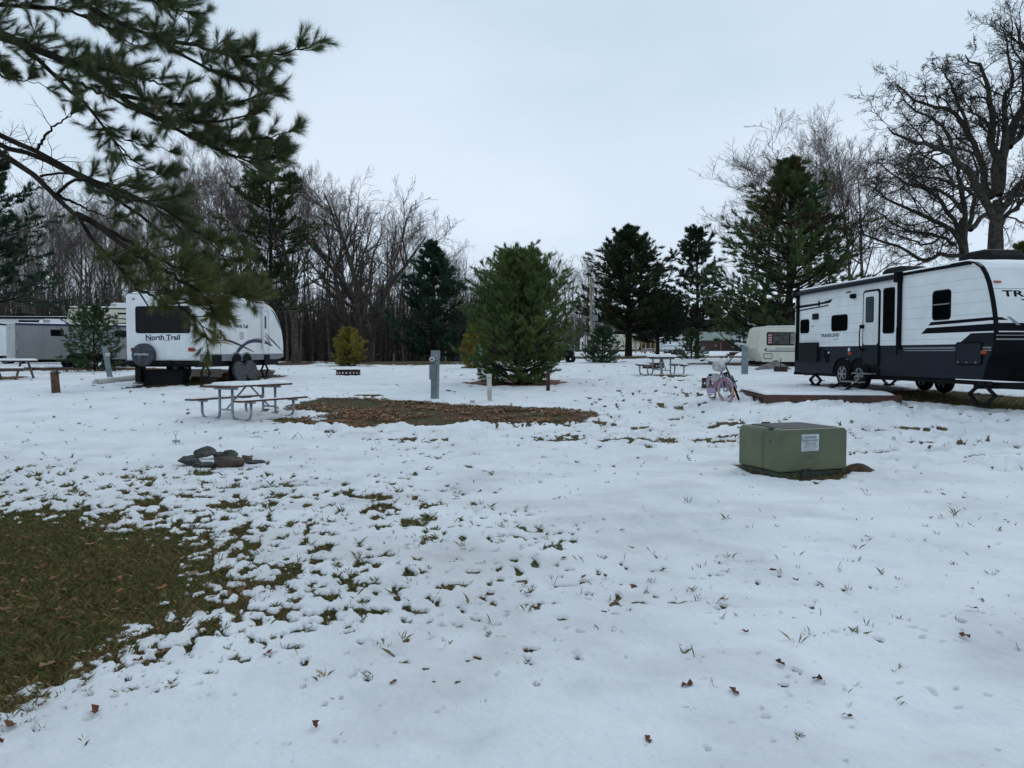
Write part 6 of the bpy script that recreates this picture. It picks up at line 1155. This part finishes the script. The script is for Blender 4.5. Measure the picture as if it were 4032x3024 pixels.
x, y = spot(2236, 1430); t = empty('golf_cart', (x, y, gz(x, y)), R(-10), 'dark utility cart half hidden behind the right side of the bushy young pine', 'golf cart')
MB().prism([(-.9, .35), (.3, .35), (.32, .62), (.2, .78), (-.4, .8), (-.9, .7)], lambda a, b, d: (a, d, b), 0, 1.1).build('body', m_black, t, bevel=.04); MB().tube([(.1, .05, .78), (.18, .05, 1.0), (-.1, .05, 1.22), (-.8, .05, 1.25)], .025, 8).tube([(.1, 1.05, .78), (.18, 1.05, 1.0), (-.1, 1.05, 1.22), (-.8, 1.05, 1.25)], .025, 8).build('roll_bar', m_graybox, t)
MB().box(-.15, .1, .78, .0, 1.0, 1.12).build('seat_back', m_blackm, t, bevel=.04)
for a, b in ((.1, .0), (.1, 1.1), (-.8, .0), (-.8, 1.1)): MB().ring((a, b, .27), .19, .085, n=22, m=8, sq=1.5).build('wheel', m_rubber, t, smooth=True)

# ------------------------------------------------------------------ DECK
def deck():
    dx, dy = 5.69, 17.2; u = math.atan2(-.107, .994); zt = .675; g = .49
    t = empty('deck_platform', (dx, dy, g), u, 'low reddish wooden deck platform covered with snow beside the black and white trailer', 'deck'); W, D = 2.95, 2.75; h = zt - g
    mb = MB()
    for i in range(18): mb.box(0, i * D / 18, h - .035, W, i * D / 18 + D / 18 - .008, h)
    mb.build('deck_boards', m_deckwood, t); MB().box(-.02, -.04, -.03, W + .02, -.003, h - .005).build('rim_board', m_deckwood, t, bevel=.006); MB().box(W + .0, 0, -.1, W + .035, D, h - .04).build('rim_board', m_deckwood, t)
    MB().box(-.036, 0, h - .075, -.002, D, h - .04).box(-.036, 0, -.04, -.002, D, .02).build('rim_board', m_deckwood, t)
    for y in (.12, 1.0, 1.15, 2.3): MB().box(-.03, y, .02, .03, y + .07, h - .075).build('joist_end', m_deckwood, t)
    MB().box(.1, .1, -.1, W - .1, D - .05, h - .06).build('under_frame', m_blackm, t)
    snow_slab(t, 0.01, -.02, W - .12, D, h, .055, 60, 50, 9, rough=.9, edge=.07, gap=.0)
deck()
# ------------------------------------------------------------------ BICYCLES
def bicycle(p_front, p_rear, lean, steer, fm, tm, label, bag=False, wr=.30, barm=m_chrome):
    ax, ay = p_rear; bx, by = p_front; rz = math.atan2(by - ay, bx - ax); wb = .98
    t = empty('bicycle', (ax, ay, gz((ax + bx) / 2, (ay + by) / 2) + .01), 0, label, 'bicycle'); t.rotation_euler = (Matrix.Rotation(rz, 3, 'Z') @ Matrix.Rotation(lean, 3, 'X')).to_euler()
    def whl(cx, ang_=0, piv=None):
        T = MB().ring((0, 0, wr), wr - .022, .026, n=40, m=8).build('wheel', tm, t, smooth=True); MB().ring((0, 0, wr), wr - .052, .012, n=40, m=6, sq=1.3).build('rim', m_chrome, T)
        s_ = MB()
        for i in range(18):
            a = i * 2 * math.pi / 18; s_.tube([(0, .02 * (-1) ** i, wr), ((wr - .05) * math.cos(a), 0, wr + (wr - .05) * math.sin(a))], .0022, 3, cap=False)
        s_.tube([(0, -.05, wr), (0, .05, wr)], .022, 10); s_.build('spokes', m_chrome, T); T.location = (cx, 0, 0); T.rotation_euler = (0, 0, ang_)
        f = MB(); P = [((wr + .028) * math.cos(a), (wr + .028) * math.sin(a) + wr) for a in np.linspace(R(20), R(165), 16)]
        for i in range(15): f.add([(P[i][0], -.03, P[i][1]), (P[i + 1][0], -.03, P[i + 1][1]), (P[i + 1][0], .03, P[i + 1][1]), (P[i][0], .03, P[i][1]), (P[i][0], -.025, P[i][1] + .006), (P[i + 1][0], -.025, P[i + 1][1] + .006), (P[i + 1][0], .025, P[i + 1][1] + .006), (P[i][0], .025, P[i][1] + .006)], [(0, 1, 2, 3), (4, 7, 6, 5), (0, 4, 5, 1), (2, 6, 7, 3)])
        fo2 = f.build('mudguard', fm, T); return T
    whl(0); W2 = whl(wb, steer)
    hd = (wb - .14, 0, .80); hb = (wb - .07, 0, .60); bb = (.40, 0, .27); st = (.26, 0, .62)
    MB().tube([hd, hb], .022, 10).tube([(hb[0] - .01, 0, .66), (.72, 0, .44), (.55, 0, .31), bb], .021, 10).tube([(hd[0], 0, .76), (.62, 0, .56), (.34, 0, .45)], .017, 10).tube([bb, st], .018, 10).tube([bb, (.02, .05, wr)], .011, 8).tube([bb, (.02, -.05, wr)], .011, 8).tube([(.32, 0, .47), (0, .05, wr)], .010, 8).tube([(.32, 0, .47), (0, -.05, wr)], .010, 8).build('frame', fm, t, smooth=True)
    fk = MB().tube([(-.07, 0, .62), (-.065, .045, .60), (-.02, .05, .42), (0, .05, wr)], .014, 8).tube([(-.07, 0, .62), (-.065, -.045, .60), (-.02, -.05, .42), (0, -.05, wr)], .014, 8).build('fork', fm, t, smooth=True); fk.location = W2.location; fk.rotation_euler = W2.rotation_euler
    hbm = MB().tube([(0, 0, .80), (0.02, 0, .92)], .014, 8).tube([(-.26, .36, 1.07), (-.12, .33, 1.08), (.0, .22, 1.02), (.04, .08, .93), (.03, 0, .92), (.04, -.08, .93), (.0, -.22, 1.02), (-.12, -.33, 1.08), (-.26, -.36, 1.07)], .012, 8).build('handlebar', barm, t, smooth=True)
    g = MB().tube([(-.14, .335, 1.08), (-.27, .362, 1.07)], .018, 8).tube([(-.14, -.335, 1.08), (-.27, -.362, 1.07)], .018, 8).build('grip', m_black, hbm)
    hbm.location = (hd[0], 0, 0); hbm.rotation_euler = (0, 0, steer)
    MB().prism([(-.13, -.09), (-.10, .09), (.02, .05), (.14, .015), (.14, -.015), (.02, -.05), (-.10, -.09)][1:] + [(-.13, -.07)], lambda a, b, d: (a + .24, b, .66 + d), -.025, .03).build('saddle', m_black, t, bevel=.015)
    MB().tube([st, (.25, 0, .66)], .013, 8).tube([bb, (.40, .09, .27)], .012, 8).tube([(.40, -.07, .27), (.40, -.07, .13)], .010, 6).tube([(.40, .07, .27), (.40, .07, .41)], .010, 6).build('crank', m_chrome, t)
    MB().box(.35, -.17, .11, .45, -.07, .135).build('pedal', m_newwood if bag else m_black, t); MB().box(.35, .08, .40, .45, .18, .425).build('pedal', m_newwood if bag else m_black, t)
    MB().prism(rr(-.02, .21, .5, .35, .06), lambda a, b, d: (a, -.065 + d, b), -.008, .008).build('chain_guard', m_white if bag else fm, t, bevel=.004)
    MB().tube([(.36, .04, .26), (.28, .2, .02)], .009, 6).build('kickstand', m_chrome, t)
    return t
xf, yf = spot(2852, 1584); xr, yr = spot(2812, 1572); d_ = np.array([xf - xr, yf - yr]); yc = 18.5; xc = lat(2830, yc)
f_ = np.array([lat(2862, 18.0), 18.0]); r_ = np.array([lat(2808, 18.93), 18.93])
bk = bicycle(f_, r_, R(7), R(16), m_purple, m_pink, 'lilac bicycle with pink tyres and a white plastic bag over its handlebar')
fw = lambda x_, y_, z_: tuple((Matrix.Translation(bk.location) @ bk.rotation_euler.to_matrix().to_4x4()) @ Vector((x_, y_, z_)))
def bag(loc, sx, sy, sz, label, seed, name='plastic_bag'):
    bm = bmesh.new(); bmesh.ops.create_icosphere(bm, subdivisions=4, radius=1); rs = np.random.RandomState(seed)
    for v in bm.verts:
        c = v.co; n_ = float(fbm(np.array(c.x * 1. + c.z), np.array(c.y + c.z * .6), .5, 3, seed)) - .5; s_ = 1 + n_ * .5; c.x = math.copysign(abs(c.x) ** .7, c.x); c.y = math.copysign(abs(c.y) ** .7, c.y); c.z = math.copysign(abs(c.z) ** .75, c.z); v.co = Vector((c.x * sx * s_, c.y * sy * s_, c.z * sz * (1 + n_ * .35)))
    me = bpy.data.meshes.new(name); bm.to_mesh(me); bm.free(); me.materials.append(m_bag); o = bpy.data.objects.new(name, me); COL.objects.link(o); o.location = loc; me.polygons.foreach_set('use_smooth', [True] * len(me.polygons)); return tag(o, label, 'plastic bag')
bag(fw(.97, -.10, .90), .15, .13, .12, 'white plastic bag bundled over the handlebar of the lilac bicycle', 3); bag(fw(.72, -.10, .62), .10, .11, .10, 'grey-white plastic bag hanging beside the frame of the lilac bicycle', 5)
f_ = np.array([lat(2912, 18.1), 18.1]); r_ = np.array([lat(2892, 19.05), 19.05]); bicycle(f_, r_, R(20), R(-6), m_teal, m_rubber, 'dark bicycle leaning against the lilac bicycle', barm=m_black)

# ------------------------------------------------------------------ ROCK FIRE PIT
def rock(u, v, w, h, mat, label, seed, flat_=0., dz=0, rz=0, depth=None):
    y = 10.9 if depth is None else depth; x = lat(u, y); g = gz(x, y); bm = bmesh.new(); bmesh.ops.create_icosphere(bm, subdivisions=4, radius=1); rs = np.random.RandomState(seed); pl = unit(np.concatenate([rs.normal(0, 1, (11, 3)), [[.1, -.2, 1.]]])); ds_ = np.append(rs.uniform(.45, .8, 11), .5)
    for vv in bm.verts:
        c = np.array(vv.co)
        for n2, d2 in zip(pl, ds_):
            k2 = c @ n2 - d2
            if k2 > 0: c = c - n2 * k2 * .99
        nn = float(fbm(np.array(c[0] * 1. + c[2]), np.array(c[1] - c[2] * .7), .35, 4, seed)) - .5; c = c * (1 + nn * .16); vv.co = Vector((c[0] * w / 2 * 1.22, c[1] * w / 2 * (depth and .8 or .8), c[2] * h / 2 * 1.25))
    me = bpy.data.meshes.new('rock'); bm.to_mesh(me); bm.free(); me.materials.append(mat); o = bpy.data.objects.new('rock', me); COL.objects.link(o); o.location = (x, y, g + h * .36 + dz + .02); o.rotation_euler = (flat_, 0, rz); return tag(o, label, 'rock', 'stones of the fire circle')
k_ = 1 / 276.
rock(736, 1835, 290 * k_ / 2.765, 115 * k_ / 2.765, m_rockd, 'smooth dark oval rock, leftmost of the stone circle', 1, depth=10.75)
rock(794, 1845, 215 * k_ / 2.765, 82 * k_ / 2.765, m_rockd, 'low dark rounded rock in front between the oval rock and the big brown rock', 2, depth=10.45)
rock(897, 1840, 355 * k_ / 2.765, 150 * k_ / 2.765, m_rockb, 'big long brown rock in front of the stone circle', 3, depth=10.5, rz=.3)
rock(803, 1790, 215 * k_ / 2.765, 105 * k_ / 2.765, m_rockg, 'flat grey-green slab tilted on top at the back left of the stone circle', 4, R(25), .06, .2, depth=11.35)
rock(853, 1802, 170 * k_ / 2.765, 110 * k_ / 2.765, m_rockd, 'dark blocky rock behind the circle, right of the tilted slab', 5, depth=11.4)
rock(906, 1790, 165 * k_ / 2.765, 110 * k_ / 2.765, m_rockg, 'pale green-grey block at the back of the stone circle', 6, R(15), .02, .6, depth=11.4)
rock(757, 1800, 120 * k_ / 2.765, 60 * k_ / 2.765, m_rockb, 'small brown rock behind the dark oval rock', 7, depth=11.35)
rock(963, 1804, 140 * k_ / 2.765, 115 * k_ / 2.765, m_rockb, 'upright brown rock right of the big brown rock', 8, depth=10.95, rz=.8)
rock(995, 1822, 190 * k_ / 2.765, 66 * k_ / 2.765, m_rockd, 'flat dark rock, rightmost of the stone circle', 9, depth=10.8)
# wire stake and wires
x, y = spot(693, 1757); t = empty('wire_stake', (x, y, gz(x, y)), 0, 'thin metal stake with triangular handle and coiled wire, behind the stone circle', 'stake'); MB().tube([(0, 0, -.05), (0, 0, .19)], .006, 6).tube([(0, 0, .19), (-.055, 0, .26), (.05, 0, .26), (0, 0, .19)], .005, 6).build('stake', m_graybox, t)
C = [(.06 * math.cos(a) * (1 + .2 * math.sin(a * 1.7)), .05 * math.sin(a), .085 + .02 * math.sin(a * 2.3)) for a in np.linspace(0, 15, 46)] + [(.1, 0, .05), (.16, -.02, .015)]; MB().tube(C, .004, 5).build('wire_coil', m_graybox, t)
for i, (u, v, lab) in enumerate(((1005, 1732, 'bent wire loop sticking from the snow left of the springy wires'), (1160, 1740, 'tall thin wire loops springing from the snow below the leaf patch'))):
    x, y = spot(u, v); t = empty('wire_loop', (x, y, gz(x, y)), 0, lab, 'wire')
    if i == 0: MB().tube([(-.12, 0, -.02), (-.115, 0, .05), (-.05, 0, .045), (.02, 0, .065), (.1, 0, .05), (.16, 0, .02)], .004, 5).build('wire', m_blackm, t)
    else: MB().tube([(-.1, 0, -.02), (-.04, 0, .07), (.0, .02, .14), (.05, 0, .0)], .004, 5).tube([(-.06, 0, 0), (.0, 0, .1), (.06, .02, .17), (.13, 0, .1), (.15, 0, -.02)], .004, 5).build('wire', m_blackm, t)
